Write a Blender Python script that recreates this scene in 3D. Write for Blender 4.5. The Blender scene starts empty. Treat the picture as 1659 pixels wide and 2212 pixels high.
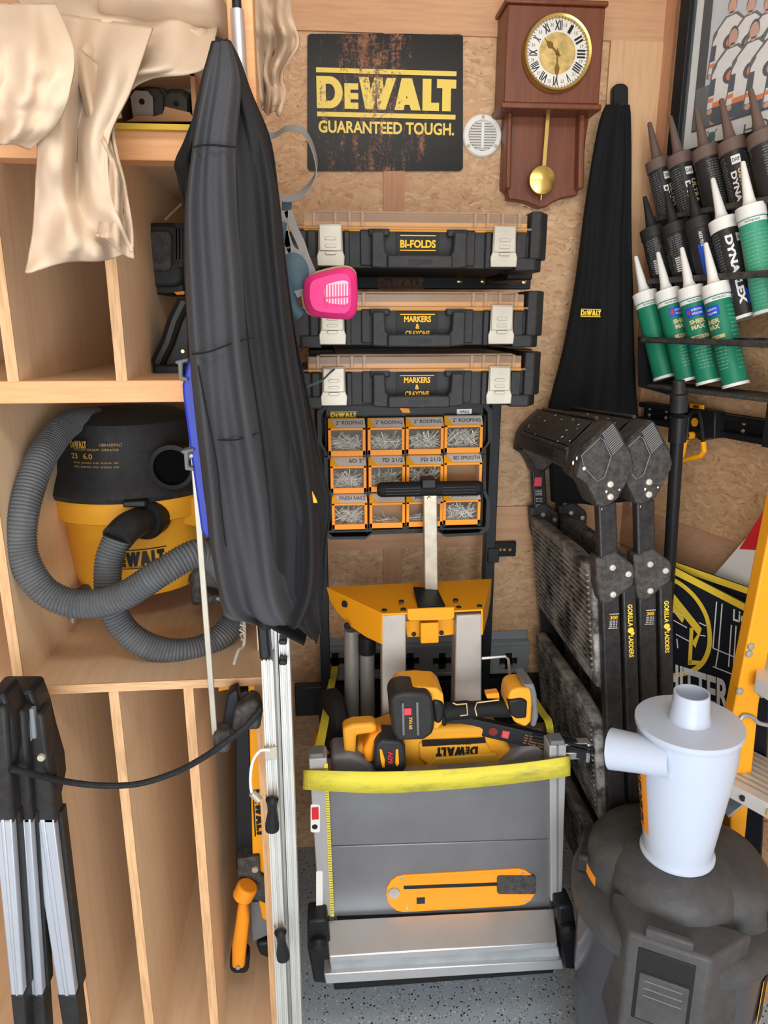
import bpy, bmesh, math, random
from mathutils import Vector, Matrix, noise
random.seed(7)
R = math.radians
PI = math.pi
W, H, F = 1659.0, 2212.0, 1550.0
# ---------------------------------------------------------------- camera
PITCH, YAW = R(15.0), R(5.0)
CAM = Vector((0, 0, 1.45))
fwd = Vector((math.sin(YAW)*math.cos(PITCH), math.cos(YAW)*math.cos(PITCH), -math.sin(PITCH)))
rgt = Vector((math.cos(YAW), -math.sin(YAW), 0))
upv = rgt.cross(fwd)
S = bpy.context.scene
C = S.collection
cd = bpy.data.cameras.new('camera'); co = bpy.data.objects.new('camera', cd); C.objects.link(co)
co.matrix_world = Matrix(((rgt.x, upv.x, -fwd.x, CAM.x), (rgt.y, upv.y, -fwd.y, CAM.y), (rgt.z, upv.z, -fwd.z, CAM.z), (0, 0, 0, 1)))
cd.sensor_fit = 'VERTICAL'; cd.sensor_height = 36.0; cd.lens = F/H*36.0; cd.clip_start = 0.02
S.camera = co
# ---------------------------------------------------------------- light
S.view_settings.view_transform = 'Standard'; S.view_settings.look = 'None'
S.view_settings.gamma = 1; S.view_settings.use_curve_mapping = False
S.view_settings.exposure = -0.12
wd = bpy.data.worlds.new('daylight'); S.world = wd; wd.use_nodes = True
bg = wd.node_tree.nodes['Background']; bg.inputs[0].default_value = (0.86, 0.93, 1.0, 1); bg.inputs[1].default_value = 0.88
def area(name, loc, tgt, sx, sy, e, col):
    l = bpy.data.lights.new(name, 'AREA'); l.shape = 'RECTANGLE'; l.size = sx; l.size_y = sy; l.energy = e; l.color = col
    o = bpy.data.objects.new(name, l); C.objects.link(o); o.location = loc
    o.rotation_euler = (Vector(tgt)-Vector(loc)).to_track_quat('-Z', 'Y').to_euler()
    return o
area('doorway_daylight', (-.75, -1.7, 1.0), (0.05, 1.4, 0.75), 2.9, 1.9, 92, (0.93, 0.97, 1.0))
area('low_fill_light', (.35, -.75, .75), (-.7, 1.25, .35), 1.0, .8, 14, (.9, .95, 1.0))  # unseen fill light added to brighten the cabinet slots and low foreground
area('warm_overhead_light', (0.25, 0.1, 2.32), (0.25, 1.2, 0.9), 0.9, 0.25, 9, (1.0, 0.93, 0.84))  # small warm area light overhead, no fixture modelled

# ---------------------------------------------------------------- pixel <-> place (a ray of the camera met by a real plane)
def ray(px, py): return fwd + rgt*((px-W/2)/F) - upv*((py-H/2)/F)
def P(px, py, Y):
    d = ray(px, py); return CAM + d*(Y/d.y)
def PX(px, py, X):
    d = ray(px, py); return CAM + d*(X/d.x)
def PZ(px, py, Z):
    d = ray(px, py); return CAM + d*((Z-CAM.z)/d.z)
BY = 1.74                                   # back wall
CX = 0.775                                  # back right corner
FL = 0.30
WN = Vector((-1, -FL, 0)).normalized()      # right wall, inward normal
W0 = Vector((CX, BY, 0))
def PW(px, py, off=0.0):                    # on the right wall, off metres into the room
    d = ray(px, py); p0 = W0 + WN*off
    return CAM + d*((p0-CAM).dot(WN)/d.dot(WN))
WD = Vector((FL, -1, 0)).normalized()       # along the right wall towards the camera
Z3 = Vector((0, 0, 1))

# ---------------------------------------------------------------- mesh builder
class MB:
    def __init__(s): s.v = []; s.f = []
    def add(s, vs, fs):
        n = len(s.v); s.v += [Vector(v) for v in vs]; s.f += [[i+n for i in f] for f in fs]; return s
    def box(s, c, size, M=None):
        hx, hy, hz = size[0]/2, size[1]/2, size[2]/2
        vs = [Vector((x*hx, y*hy, z*hz)) for x in (-1, 1) for y in (-1, 1) for z in (-1, 1)]
        if M is not None: vs = [M @ v for v in vs]
        c = Vector(c)
        return s.add([v+c for v in vs], [(0, 1, 3, 2), (4, 6, 7, 5), (0, 4, 5, 1), (2, 3, 7, 6), (0, 2, 6, 4), (1, 5, 7, 3)])
    def b2(s, x0, x1, y0, y1, z0, z1):
        return s.box(((x0+x1)/2, (y0+y1)/2, (z0+z1)/2), (abs(x1-x0), abs(y1-y0), abs(z1-z0)))
    def bar(s, p0, p1, w, h, side=(1, 0, 0)):       # rectangular bar; w along side, h along the other
        p0, p1 = Vector(p0), Vector(p1); a = (p1-p0); L = a.length; a = a/L
        sd = Vector(side); sd = (sd-a*sd.dot(a)).normalized(); t = a.cross(sd)
        M = Matrix((sd, t, a)).transposed()
        return s.box((p0+p1)/2, (w, h, L), M)
    def rings(s, rs, cap=True, closed=False):
        n = len(rs[0]); vs = [p for r in rs for p in r]; fs = []
        m = len(rs)
        for i in range(m if closed else m-1):
            j = (i+1) % m
            for k in range(n):
                fs.append((i*n+k, i*n+(k+1) % n, j*n+(k+1) % n, j*n+k))
        if cap and not closed:
            fs.append(tuple(range(n-1, -1, -1))); fs.append(tuple(range((m-1)*n, m*n)))
        return s.add(vs, fs)
    def cyl(s, p0, p1, r0, r1=None, seg=20, cap=True):
        p0, p1 = Vector(p0), Vector(p1); r1 = r0 if r1 is None else r1
        a = (p1-p0).normalized(); q = a.orthogonal().normalized(); t = a.cross(q)
        mk = lambda p, r: [p+q*(r*math.cos(2*PI*k/seg))+t*(r*math.sin(2*PI*k/seg)) for k in range(seg)]
        return s.rings([mk(p0, r0), mk(p1, r1)], cap)
    def lathe(s, o, prof, seg=32, axis=(0, 0, 1), sx=1.0, sy=1.0, ref=(1, 0, 0), cap=True):
        o = Vector(o); a = Vector(axis).normalized(); q = Vector(ref); q = (q-a*q.dot(a)).normalized(); t = a.cross(q)
        rs = [[o+a*h+q*(r*sx*math.cos(2*PI*k/seg))+t*(r*sy*math.sin(2*PI*k/seg)) for k in range(seg)] for r, h in prof]
        return s.rings(rs, cap)
    def tube(s, pts, r, seg=10, cap=True, closed=False):
        pts = [Vector(p) for p in pts]; n = len(pts)
        rr = r if isinstance(r, (list, tuple)) else [r]*n
        def tan(i):
            if closed: return (pts[(i+1) % n]-pts[i-1]).normalized()
            return (pts[min(i+1, n-1)]-pts[max(i-1, 0)]).normalized()
        q = tan(0).orthogonal().normalized(); rs = []
        for i in range(n):
            t = tan(i); q = (q-t*q.dot(t)).normalized(); b = t.cross(q)
            rs.append([pts[i]+q*(rr[i]*math.cos(2*PI*k/seg))+b*(rr[i]*math.sin(2*PI*k/seg)) for k in range(seg)])
        return s.rings(rs, cap, closed)
    def ribbon(s, pts, w, th, side):
        pts = [Vector(p) for p in pts]; n = len(pts); rs = []
        for i in range(n):
            t = (pts[min(i+1, n-1)]-pts[max(i-1, 0)]).normalized()
            sd = Vector(side[i] if isinstance(side, list) else side); sd = (sd-t*sd.dot(t)).normalized(); u = t.cross(sd)
            a, b = sd*(w/2), u*(th/2)
            rs.append([pts[i]-a-b, pts[i]+a-b, pts[i]+a+b, pts[i]-a+b])
        return s.rings(rs)
    def prism(s, pts, d):
        pts = [Vector(p) for p in pts]; d = Vector(d); n = len(pts)
        nr = Vector((0, 0, 0))
        for i in range(n): nr += pts[i].cross(pts[(i+1) % n])
        if nr.dot(d) > 0: pts = pts[::-1]
        vs = pts+[p+d for p in pts]
        fs = [tuple(range(n)), tuple(range(2*n-1, n-1, -1))]+[(i, n+i, n+(i+1) % n, (i+1) % n) for i in range(n)]
        return s.add(vs, fs)
    def plate(s, px, Y, th):                 # outline met by the plane y = Y, thickness th going back
        return s.prism([P(x, y, Y) for x, y in px], (0, th, 0))
    def grid(s, g):
        m, n = len(g), len(g[0])
        return s.add([p for r in g for p in r], [(i*n+k, i*n+k+1, (i+1)*n+k+1, (i+1)*n+k) for i in range(m-1) for k in range(n-1)])
def catmull(pts, n=8, closed=False):
    pts = [Vector(p) for p in pts]; out = []; m = len(pts)
    for i in range(m if closed else m-1):
        g = (lambda k: pts[k % m]) if closed else (lambda k: pts[max(0, min(m-1, k))])
        a, b, c, d = g(i-1), g(i), g(i+1), g(i+2)
        for j in range(n):
            t = j/n
            out.append(0.5*((2*b)+(c-a)*t+(2*a-5*b+4*c-d)*t*t+(3*b-a-3*c+d)*t**3))
    if not closed: out.append(pts[-1])
    return out
def rrect(x0, y0, x1, y1, r, n=5):
    o = []
    for cx, cy, a in ((x1-r, y1-r, 0), (x0+r, y1-r, 90), (x0+r, y0+r, 180), (x1-r, y0+r, 270)):
        for k in range(n+1):
            t = R(a+90*k/n); o.append((cx+r*math.cos(t), cy+r*math.sin(t)))
    return o

# ---------------------------------------------------------------- linking
def objs(name, mb, m, parent=None, **kw):          # one object per separate piece
    n = len(mb.v); par = list(range(n))
    def fd(i):
        while par[i] != i: par[i] = par[par[i]]; i = par[i]
        return i
    for f in mb.f:
        for j in f[1:]: par[fd(j)] = fd(f[0])
    g = {}
    for f in mb.f: g.setdefault(fd(f[0]), []).append(f)
    for k, fs in g.items():
        ids = sorted({i for f in fs for i in f}); mp = {i: q for q, i in enumerate(ids)}; x = MB(); x.add([mb.v[i] for i in ids], [[mp[i] for i in f] for f in fs]); o = obj(name, x, m, parent, **kw)
    return o
def root_of(o):
    while o.parent: o = o.parent
    return o
def obj(name, mb, m, parent=None, bevel=0.0, solid=0.0, sub=0, ang=32, seg=2):
    if isinstance(mb, bpy.types.Mesh): me = mb
    else:
        me = bpy.data.meshes.new(name); me.from_pydata([tuple(v) for v in mb.v], [], mb.f)
    me.materials.append(m)
    o = bpy.data.objects.new(name, me); C.objects.link(o)
    if parent:
        o.parent = parent; rt = root_of(parent)
        me.transform(rt.matrix_basis.inverted()) if not rt.get('_loc') else None
    if not isinstance(mb, bpy.types.Mesh) or True:
        me.update()
        if not isinstance(mb, bpy.types.Mesh):
            b = bmesh.new(); b.from_mesh(me); bmesh.ops.recalc_face_normals(b, faces=b.faces); b.to_mesh(me); b.free()
        for p in me.polygons: p.use_smooth = True
        me.set_sharp_from_angle(angle=R(ang))
    if solid:
        q = o.modifiers.new('solid', 'SOLIDIFY'); q.thickness = solid; q.offset = 0
    if sub:
        q = o.modifiers.new('sub', 'SUBSURF'); q.levels = sub; q.render_levels = sub
    if bevel:
        q = o.modifiers.new('bev', 'BEVEL'); q.width = bevel; q.segments = seg; q.limit_method = 'ANGLE'; q.angle_limit = R(30)
    return o
def tag(o, label, cat, group=None, kind=None):
    o['label'] = label; o['category'] = cat
    if group: o['group'] = group
    if kind: o['kind'] = kind
    return o
def thing(name, label, cat, loc=(0, 0, 0), rot=(0, 0, 0), group=None, local=False):
    o = bpy.data.objects.new(name, None); C.objects.link(o); o.empty_display_size = .05
    o.location = loc; o.rotation_euler = rot
    o.matrix_basis = Matrix.LocRotScale(Vector(loc), Matrix.Identity(3) if rot == (0, 0, 0) else o.rotation_euler.to_matrix(), None)
    tag(o, label, cat, group)
    if local: o['_loc'] = 1
    return o
def struct(name, mb, m, bevel=0):
    o = obj(name, mb, m, None, bevel); o['kind'] = 'structure'; return o
def copy_tree(o, parent=None):
    kids = [k for k in bpy.data.objects if k.parent == o]
    c = o.copy(); C.objects.link(c); c.parent = parent
    for k in kids: copy_tree(k, c)
    return c

# ---------------------------------------------------------------- materials
def lin(r, g, b):
    f = lambda c: c/255/12.92 if c/255 <= .04045 else ((c/255+.055)/1.055)**2.4
    return (f(r), f(g), f(b), 1)
class NT:
    def __init__(s, name):
        s.m = bpy.data.materials.new(name); s.m.use_nodes = True; s.t = s.m.node_tree; s.b = s.t.nodes['Principled BSDF']
    def n(s, typ, **kw):
        o = s.t.nodes.new(typ)
        for k, v in kw.items():
            if k in o.inputs: o.inputs[k].default_value = v
            else: setattr(o, k, v)
        return o
    def l(s, a, b): s.t.links.new(a, b)
    def co(s, scale=(1, 1, 1), rot=(0, 0, 0)):
        tc = s.n('ShaderNodeTexCoord'); mp = s.n('ShaderNodeMapping'); mp.inputs['Scale'].default_value = scale; mp.inputs['Rotation'].default_value = rot
        s.l(tc.outputs['Object'], mp.inputs['Vector']); return mp.outputs[0]
    def noise(s, scale, detail=4, vec=None, rough=.55):
        n = s.n('ShaderNodeTexNoise'); n.inputs['Scale'].default_value = scale; n.inputs['Detail'].default_value = detail; n.inputs['Roughness'].default_value = rough
        s.l(vec if vec else s.co(), n.inputs['Vector']); return n.outputs['Fac']
    def ramp(s, fac, stops):
        r = s.n('ShaderNodeValToRGB'); e = r.color_ramp.elements
        while len(e) < len(stops): e.new(.5)
        for i, (p, c) in enumerate(stops): e[i].position = p; e[i].color = c
        s.l(fac, r.inputs[0]); return r.outputs[0]
    def mix(s, fac, a, b, mode='MIX'):
        m = s.n('ShaderNodeMix'); m.data_type = 'RGBA'; m.blend_type = mode
        if isinstance(fac, float): m.inputs[0].default_value = fac
        else: s.l(fac, m.inputs[0])
        for i, x in ((6, a), (7, b)):
            if isinstance(x, tuple): m.inputs[i].default_value = x
            else: s.l(x, m.inputs[i])
        return m.outputs[2]
    def bump(s, fac, st=.3, dist=.002):
        b = s.n('ShaderNodeBump'); b.inputs['Strength'].default_value = st; b.inputs['Distance'].default_value = dist
        s.l(fac, b.inputs['Height']); s.l(b.outputs[0], s.b.inputs['Normal'])
def sc(c, k): return (min(1, c[0]*k), min(1, c[1]*k), min(1, c[2]*k), 1)
def mat(name, rgb, rough=.5, metal=0., var=.12, scale=8., bump=.0, bscale=200., dust=0., spec=.25):
    t = NT(name); c = lin(*rgb)
    col = t.ramp(t.noise(scale, 5), [(.3, sc(c, 1-var)), (.7, sc(c, 1+var))])
    if dust:
        d = t.ramp(t.noise(scale*4.5, 10, None, .78), [(.42, (dust*.08,)*3+(1,)), (.74, (dust*.75,)*3+(1,))])
        col = t.mix(d, col, lin(136, 132, 127))
    t.l(col, t.b.inputs['Base Color'])
    t.b.inputs['Roughness'].default_value = rough; t.b.inputs['Metallic'].default_value = metal
    t.b.inputs['Specular IOR Level'].default_value = spec
    if bump: t.bump(t.noise(bscale, 3), bump)
    return t.m
def wood(name, rgb, rgb2, axis='Z', sc_=1.0, rough=.6):
    t = NT(name); k = {'X': (1.2, 16, 16), 'Y': (16, 1.2, 16), 'Z': (16, 16, 1.2)}[axis]
    v = t.co(tuple(a*sc_ for a in k))
    n1 = t.noise(1.6, 6, v, .6)
    n2 = t.noise(9, 3, v)
    col = t.mix(.75, t.ramp(n1, [(.3, lin(*rgb2)), (.62, lin(*rgb))]), t.ramp(n2, [(.3, lin(*rgb2)), (.6, lin(*rgb))]), 'MIX')
    big = t.noise(2.2, 3)
    col = t.mix(.35, col, t.ramp(big, [(.35, lin(*rgb2)), (.65, lin(*rgb))]))
    t.l(col, t.b.inputs['Base Color']); t.b.inputs['Roughness'].default_value = rough; t.bump(n2, .12, .001)
    return t.m
def osb(name):
    t = NT(name); v = t.co(); ws = t.n('ShaderNodeTexNoise'); ws.inputs['Scale'].default_value = 22; t.l(v, ws.inputs['Vector'])
    vm = t.n('ShaderNodeVectorMath'); vm.operation = 'MULTIPLY_ADD'; vm.inputs[1].default_value = (.05, .05, .05)
    t.l(ws.outputs['Color'], vm.inputs[0]); t.l(v, vm.inputs[2])
    cols = []
    for ang, s0 in ((.5, (52, 52, 150)), (-.65, (46, 46, 165)), (1.35, (56, 56, 160))):
        mp = t.n('ShaderNodeMapping'); mp.inputs['Rotation'].default_value = (0, ang, 0); mp.inputs['Scale'].default_value = (s0[0], s0[1], s0[2]); t.l(vm.outputs[0], mp.inputs[0])
        vo = t.n('ShaderNodeTexVoronoi'); vo.inputs['Scale'].default_value = .9; t.l(mp.outputs[0], vo.inputs['Vector'])
        sp = t.n('ShaderNodeSeparateColor'); t.l(vo.outputs['Color'], sp.inputs[0]); cols.append((sp.outputs[0], vo.outputs['Distance']))
    c1 = t.ramp(cols[0][0], [(0, lin(192, 148, 106)), (.3, lin(206, 163, 120)), (1, lin(218, 178, 134))])
    c2 = t.ramp(cols[1][0], [(0, lin(198, 152, 110)), (.5, lin(210, 168, 124)), (1, lin(224, 188, 146))])
    c3 = t.ramp(cols[2][0], [(0, lin(182, 132, 92)), (.12, lin(202, 158, 114)), (1, lin(216, 176, 132))])
    a = t.mix(t.ramp(t.noise(26, 3), [(.42, (0, 0, 0, 1)), (.5, (1, 1, 1, 1))]), c1, c2)
    a = t.mix(t.ramp(t.noise(40, 3), [(.54, (0, 0, 0, 1)), (.58, (1, 1, 1, 1))]), a, c3)
    mp = t.n('ShaderNodeMapping'); mp.inputs['Rotation'].default_value = (0, .9, 0); mp.inputs['Scale'].default_value = (60, 60, 210); t.l(vm.outputs[0], mp.inputs[0])
    dk = t.ramp(t.noise(1.0, 4, mp.outputs[0], .7), [(.335, (1, 1, 1, 1)), (.39, (0, 0, 0, 1))])
    a = t.mix(dk, a, lin(140, 88, 55))
    a = t.mix(1.0, a, (.88, .87, .88, 1), 'MULTIPLY'); t.l(a, t.b.inputs['Base Color']); t.b.inputs['Roughness'].default_value = .55; t.bump(cols[0][1], .1, .001)
    return t.m
M_osb = osb('osb board')
M_strip = wood('mahogany batten', (196, 148, 112), (172, 120, 86), 'Z')
M_stripx = wood('mahogany batten level', (206, 160, 120), (182, 134, 96), 'X')
M_ply = wood('birch plywood', (238, 210, 176), (224, 192, 154), 'Z', .5)
M_plyy = wood('birch plywood shelf', (224, 194, 160), (204, 170, 136), 'Y', .5)
M_pine = wood('pine rail', (232, 176, 124), (214, 150, 98), 'X')
M_edge = wood('plywood edge', (226, 184, 136), (176, 128, 84), 'Z', 2.0)
M_edgex = wood('plywood edge level', (222, 180, 134), (180, 134, 92), 'X', 2.0)
M_clockw = wood('walnut clock wood', (122, 66, 38), (92, 44, 24), 'Z', .9, .4)
M_blk = mat('black plastic', (36, 36, 37), .48, 0, .15, 14, .1, 300, .10)
M_blk2 = mat('black plastic clean', (28, 28, 29), .42, 0, .1, 14)
M_blkd = mat('dusty black plastic', (46, 45, 44), .55, 0, .2, 20, .12, 200, .5)
M_dark = mat('black steel', (34, 35, 38), .4, .2, .1, 10)
M_rub = mat('black rubber', (24, 24, 25), .7, 0, .1, 20)
M_grey = mat('grey hose', (84, 87, 90), .5, 0, .15, 14, 0, 100, .3)
M_gry = mat('grey plastic', (112, 112, 114), .5, 0, .08, 8)
M_lgry = mat('light grey paint', (168, 168, 168), .45, .3, .06, 8)
M_yel = mat('tool yellow', (228, 160, 42), .42, 0, .08, 10, 0, 100, .08)
M_yelp = mat('yellow painted steel', (236, 158, 24), .35, 0, .04, 6)
M_ora = mat('orange yellow paint', (240, 150, 36), .4, 0, .05, 6)
M_yink = mat('yellow print', (236, 200, 62), .5, 0, .06, 30)
M_yink2 = mat('amber print', (240, 180, 40), .5, 0, .04, 30)
M_wink = mat('white print', (225, 225, 222), .5, 0, .05, 60)
M_kink = mat('black print', (26, 25, 25), .5, 0, .05, 30)
M_red = mat('red print', (205, 42, 50), .5, 0, .05, 30)
M_pinkr = mat('pink red sticker', (220, 70, 84), .5, 0, .05, 30)
M_alu = mat('aluminium', (200, 200, 202), .34, .75, .06, 12, .05, 250)
M_alud = mat('worn aluminium table', (122, 122, 124), .4, .55, .12, 7, .05, 250)
M_steel = mat('zinc plated steel', (176, 170, 156), .42, .45, .1, 18, .04, 120)
M_galv = mat('galvanised steel', (158, 164, 168), .42, .4, .15, 16)
M_brass = mat('brass', (214, 184, 104), .25, .9, .08, 20)
M_white = mat('white plastic', (228, 226, 220), .45, 0, .04, 10)
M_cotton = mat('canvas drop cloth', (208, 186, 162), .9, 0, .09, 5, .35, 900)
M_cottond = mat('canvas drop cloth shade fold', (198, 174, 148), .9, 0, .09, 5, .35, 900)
M_fleece = mat('charcoal polyester', (62, 63, 67), .8, 0, .12, 5, .5, 700)  # lit sleeve of the sweatshirt, its light put in as a lighter tone
M_fleece_shade = mat('charcoal polyester shaded', (36, 36, 38), .85, 0, .12, 5, .5, 700)  # same cloth, shade of the body and right sleeve put into the colour
M_fleece2 = mat('black fleece', (22, 23, 24), .95, 0, .12, 9, .5, 500)
M_blue = mat('blue plastic', (42, 62, 176), .32, 0, .05, 10)
M_pink = mat('magenta filter shell', (226, 52, 128), .42, 0, .04, 10)
M_card = mat('cardboard', (186, 140, 98), .8, 0, .1, 20, .1, 100)
M_strap = mat('grey elastic strap', (132, 130, 128), .75, 0, .08, 20)
M_teal = mat('slate blue rubber', (66, 88, 98), .5, 0, .1, 20)
M_strapy = mat('yellow webbing', (222, 206, 50), .7, 0, .12, 12, .4, 900)
M_green = mat('green caulk cartridge', (32, 122, 92), .38, 0, .05, 14)
M_brown = mat('brown plastic', (104, 86, 78), .5, 0, .06, 14)
M_beige = mat('beige print', (206, 186, 140), .5, 0, .05, 14)
M_bluep = mat('blue print', (30, 80, 186), .4, 0, .05, 14)
M_rope = mat('black braided rope', (34, 35, 38), .7, 0, .25, 120, .6, 300)
M_skin = mat('skin print', (206, 158, 132), .6, 0, .08, 60)
M_navy = mat('navy print', (44, 56, 76), .6, 0, .08, 60)
M_orp = mat('orange print', (226, 120, 48), .6, 0, .08, 60)
M_glov = mat('photo floor print', (86, 88, 86), .6, 0, .2, 60)
def glass(name, rgb, alpha, rough=.15):
    t = NT(name); t.b.inputs['Base Color'].default_value = lin(*rgb); t.b.inputs['Alpha'].default_value = alpha; t.b.inputs['Roughness'].default_value = rough
    return t.m
M_lid = glass('amber tinted clear lid', (186, 158, 132), .42)
M_win = glass('scuffed drawer window', (190, 170, 140), .07)
M_gls = glass('picture glass', (235, 240, 245), .06, .05)
t = NT('translucent polypropylene'); t.b.inputs['Base Color'].default_value = lin(192, 204, 222); t.b.inputs['Roughness'].default_value = .3
t.b.inputs['Subsurface Weight'].default_value = .35; t.b.inputs['Subsurface Radius'].default_value = (.03, .03, .03); t.b.inputs['Alpha'].default_value = .9
M_poly = t.m
t = NT('smoked tank'); t.b.inputs['Base Color'].default_value = lin(72, 74, 80); t.b.inputs['Roughness'].default_value = .22; t.b.inputs['Metallic'].default_value = .25
M_tank = t.m
# rusted enamel of the sign
t = NT('black enamel with rust'); n = t.noise(9, 8, t.co((2.2, 1, .55)), .7)
rust = t.ramp(t.noise(70, 5), [(.35, lin(60, 36, 26)), (.65, lin(150, 98, 66))])
sx = t.n('ShaderNodeTexCoord'); sp = t.n('ShaderNodeSeparateXYZ'); t.l(sx.outputs['Object'], sp.inputs[0])
def rmask(t, n, sp):
    a = t.n('ShaderNodeMath', operation='ABSOLUTE'); s1 = t.n('ShaderNodeMath', operation='ADD'); s1.inputs[1].default_value = .03
    t.l(sp.outputs[0], s1.inputs[0]); t.l(s1.outputs[0], a.inputs[0])
    m = t.n('ShaderNodeMath', operation='MULTIPLY'); m.inputs[1].default_value = 1.6; t.l(a.outputs[0], m.inputs[0])
    s = t.n('ShaderNodeMath', operation='SUBTRACT'); t.l(n, s.inputs[0]); t.l(m.outputs[0], s.inputs[1])
    sp2 = t.noise(160, 4, None, .7); m2 = t.n('ShaderNodeMath', operation='MULTIPLY_ADD'); m2.inputs[1].default_value = .5; t.l(sp2, m2.inputs[0]); t.l(s.outputs[0], m2.inputs[2])
    return m2.outputs[0]
t.l(t.mix(t.ramp(rmask(t, n, sp), [(.68, (0, 0, 0, 1)), (.78, (1, 1, 1, 1))]), lin(20, 19, 18), rust), t.b.inputs['Base Color']); t.b.inputs['Roughness'].default_value = .3; t.b.inputs['Specular IOR Level'].default_value = .2
M_sign = t.m
t = NT('yellow enamel with rust'); n = t.noise(9, 8, t.co((2.2, 1, .55)), .7)
sx = t.n('ShaderNodeTexCoord'); sp = t.n('ShaderNodeSeparateXYZ'); t.l(sx.outputs['Object'], sp.inputs[0])
t.l(t.mix(t.ramp(rmask(t, n, sp), [(.72, (0, 0, 0, 1)), (.8, (1, 1, 1, 1))]), lin(226, 196, 66), lin(112, 72, 34)), t.b.inputs['Base Color']); t.b.inputs['Roughness'].default_value = .35
M_signy = t.m
# flake epoxy floor
t = NT('grey epoxy floor with flakes'); v = t.co()
def flake(scale, thr):
    vo = t.n('ShaderNodeTexVoronoi'); vo.inputs['Scale'].default_value = scale; t.l(v, vo.inputs['Vector'])
    sp = t.n('ShaderNodeSeparateColor'); t.l(vo.outputs['Color'], sp.inputs[0])
    lt = t.n('ShaderNodeMath', operation='LESS_THAN'); lt.inputs[1].default_value = .36; t.l(vo.outputs['Distance'], lt.inputs[0])
    gt = t.n('ShaderNodeMath', operation='GREATER_THAN'); gt.inputs[1].default_value = thr; t.l(sp.outputs[0], gt.inputs[0])
    m = t.n('ShaderNodeMath', operation='MULTIPLY'); t.l(lt.outputs[0], m.inputs[0]); t.l(gt.outputs[0], m.inputs[1])
    return m.outputs[0], sp.outputs[1]
f1, c1 = flake(150, .72); f2, c2 = flake(260, .75)
col = t.mix(f1, lin(168, 178, 186), t.ramp(c1, [(.0, lin(40, 44, 48)), (.5, lin(60, 64, 68)), (.55, lin(226, 228, 226)), (.8, lin(216, 206, 180))]))
col = t.mix(f2, col, t.ramp(c2, [(.0, lin(50, 54, 60)), (.5, lin(80, 84, 88)), (.55, lin(214, 216, 214))]))
t.l(col, t.b.inputs['Base Color']); t.b.inputs['Roughness'].default_value = .35
M_floor = t.m
# step tread of the ladders, paint smeared
t = NT('ribbed tread with plaster smears'); c = t.mix(t.ramp(t.noise(14, 9, t.co((1, 1, 1)), .75), [(.40, (0, 0, 0, 1)), (.66, (1, 1, 1, 1))]), lin(48, 48, 48), lin(178, 176, 172))
t.l(c, t.b.inputs['Base Color']); t.b.inputs['Roughness'].default_value = .6
M_tread = t.m
M_blks = mat('black moulded ladder cap with scuffs', (33, 33, 34), .5, 0, .2, 18, .1, 260, .45)

# ---------------------------------------------------------------- lettering
_tc = {}; LV2 = None
def text_mesh(s, bold=0.0):
    k = (s, bold)
    if k not in _tc:
        cu = bpy.data.curves.new('t', 'FONT'); cu.body = s; cu.offset = bold; cu.resolution_u = 3
        o = bpy.data.objects.new('t', cu); C.objects.link(o); dg = bpy.context.evaluated_depsgraph_get()
        me = bpy.data.meshes.new_from_object(o.evaluated_get(dg)); bpy.data.objects.remove(o)
        vs = [v.co.copy() for v in me.vertices]; fs = [list(p.vertices) for p in me.polygons]
        x0, x1 = min(v.x for v in vs), max(v.x for v in vs); y0, y1 = min(v.y for v in vs), max(v.y for v in vs)
        _tc[k] = ([((v.x-x0)/(x1-x0)-.5, (v.y-y0)/(y1-y0)-.5) for v in vs], fs)
    return _tc[k]
def put_flat(mb, vs, fs, c, xd, yd, w, h, lift=.0006):
    c, xd, yd = Vector(c), Vector(xd).normalized(), Vector(yd).normalized(); n = xd.cross(yd)
    if vs is LV2:
        for k, f in enumerate(fs): mb.add([c+xd*(vs[i][0]*w)+yd*(vs[i][1]*h)+n*(lift+.00009*(k % 5)) for i in f], [tuple(range(len(f)))])
        return mb
    mb.add([c+xd*(x*w)+yd*(y*h)+n*lift for x, y in vs], fs); return mb
def text(mb, s, c, w, h, xd=(1, 0, 0), yd=(0, 0, 1), bold=0.0):
    vs, fs = text_mesh(s, bold); return put_flat(mb, vs, fs, c, xd, yd, w, h)
def rect2(mb, c, w, h, xd=(1, 0, 0), yd=(0, 0, 1), lift=.0006):
    return put_flat(mb, [(-.5, -.5), (.5, -.5), (.5, .5), (-.5, .5)], [(0, 1, 2, 3)], c, xd, yd, w, h, lift)
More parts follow.
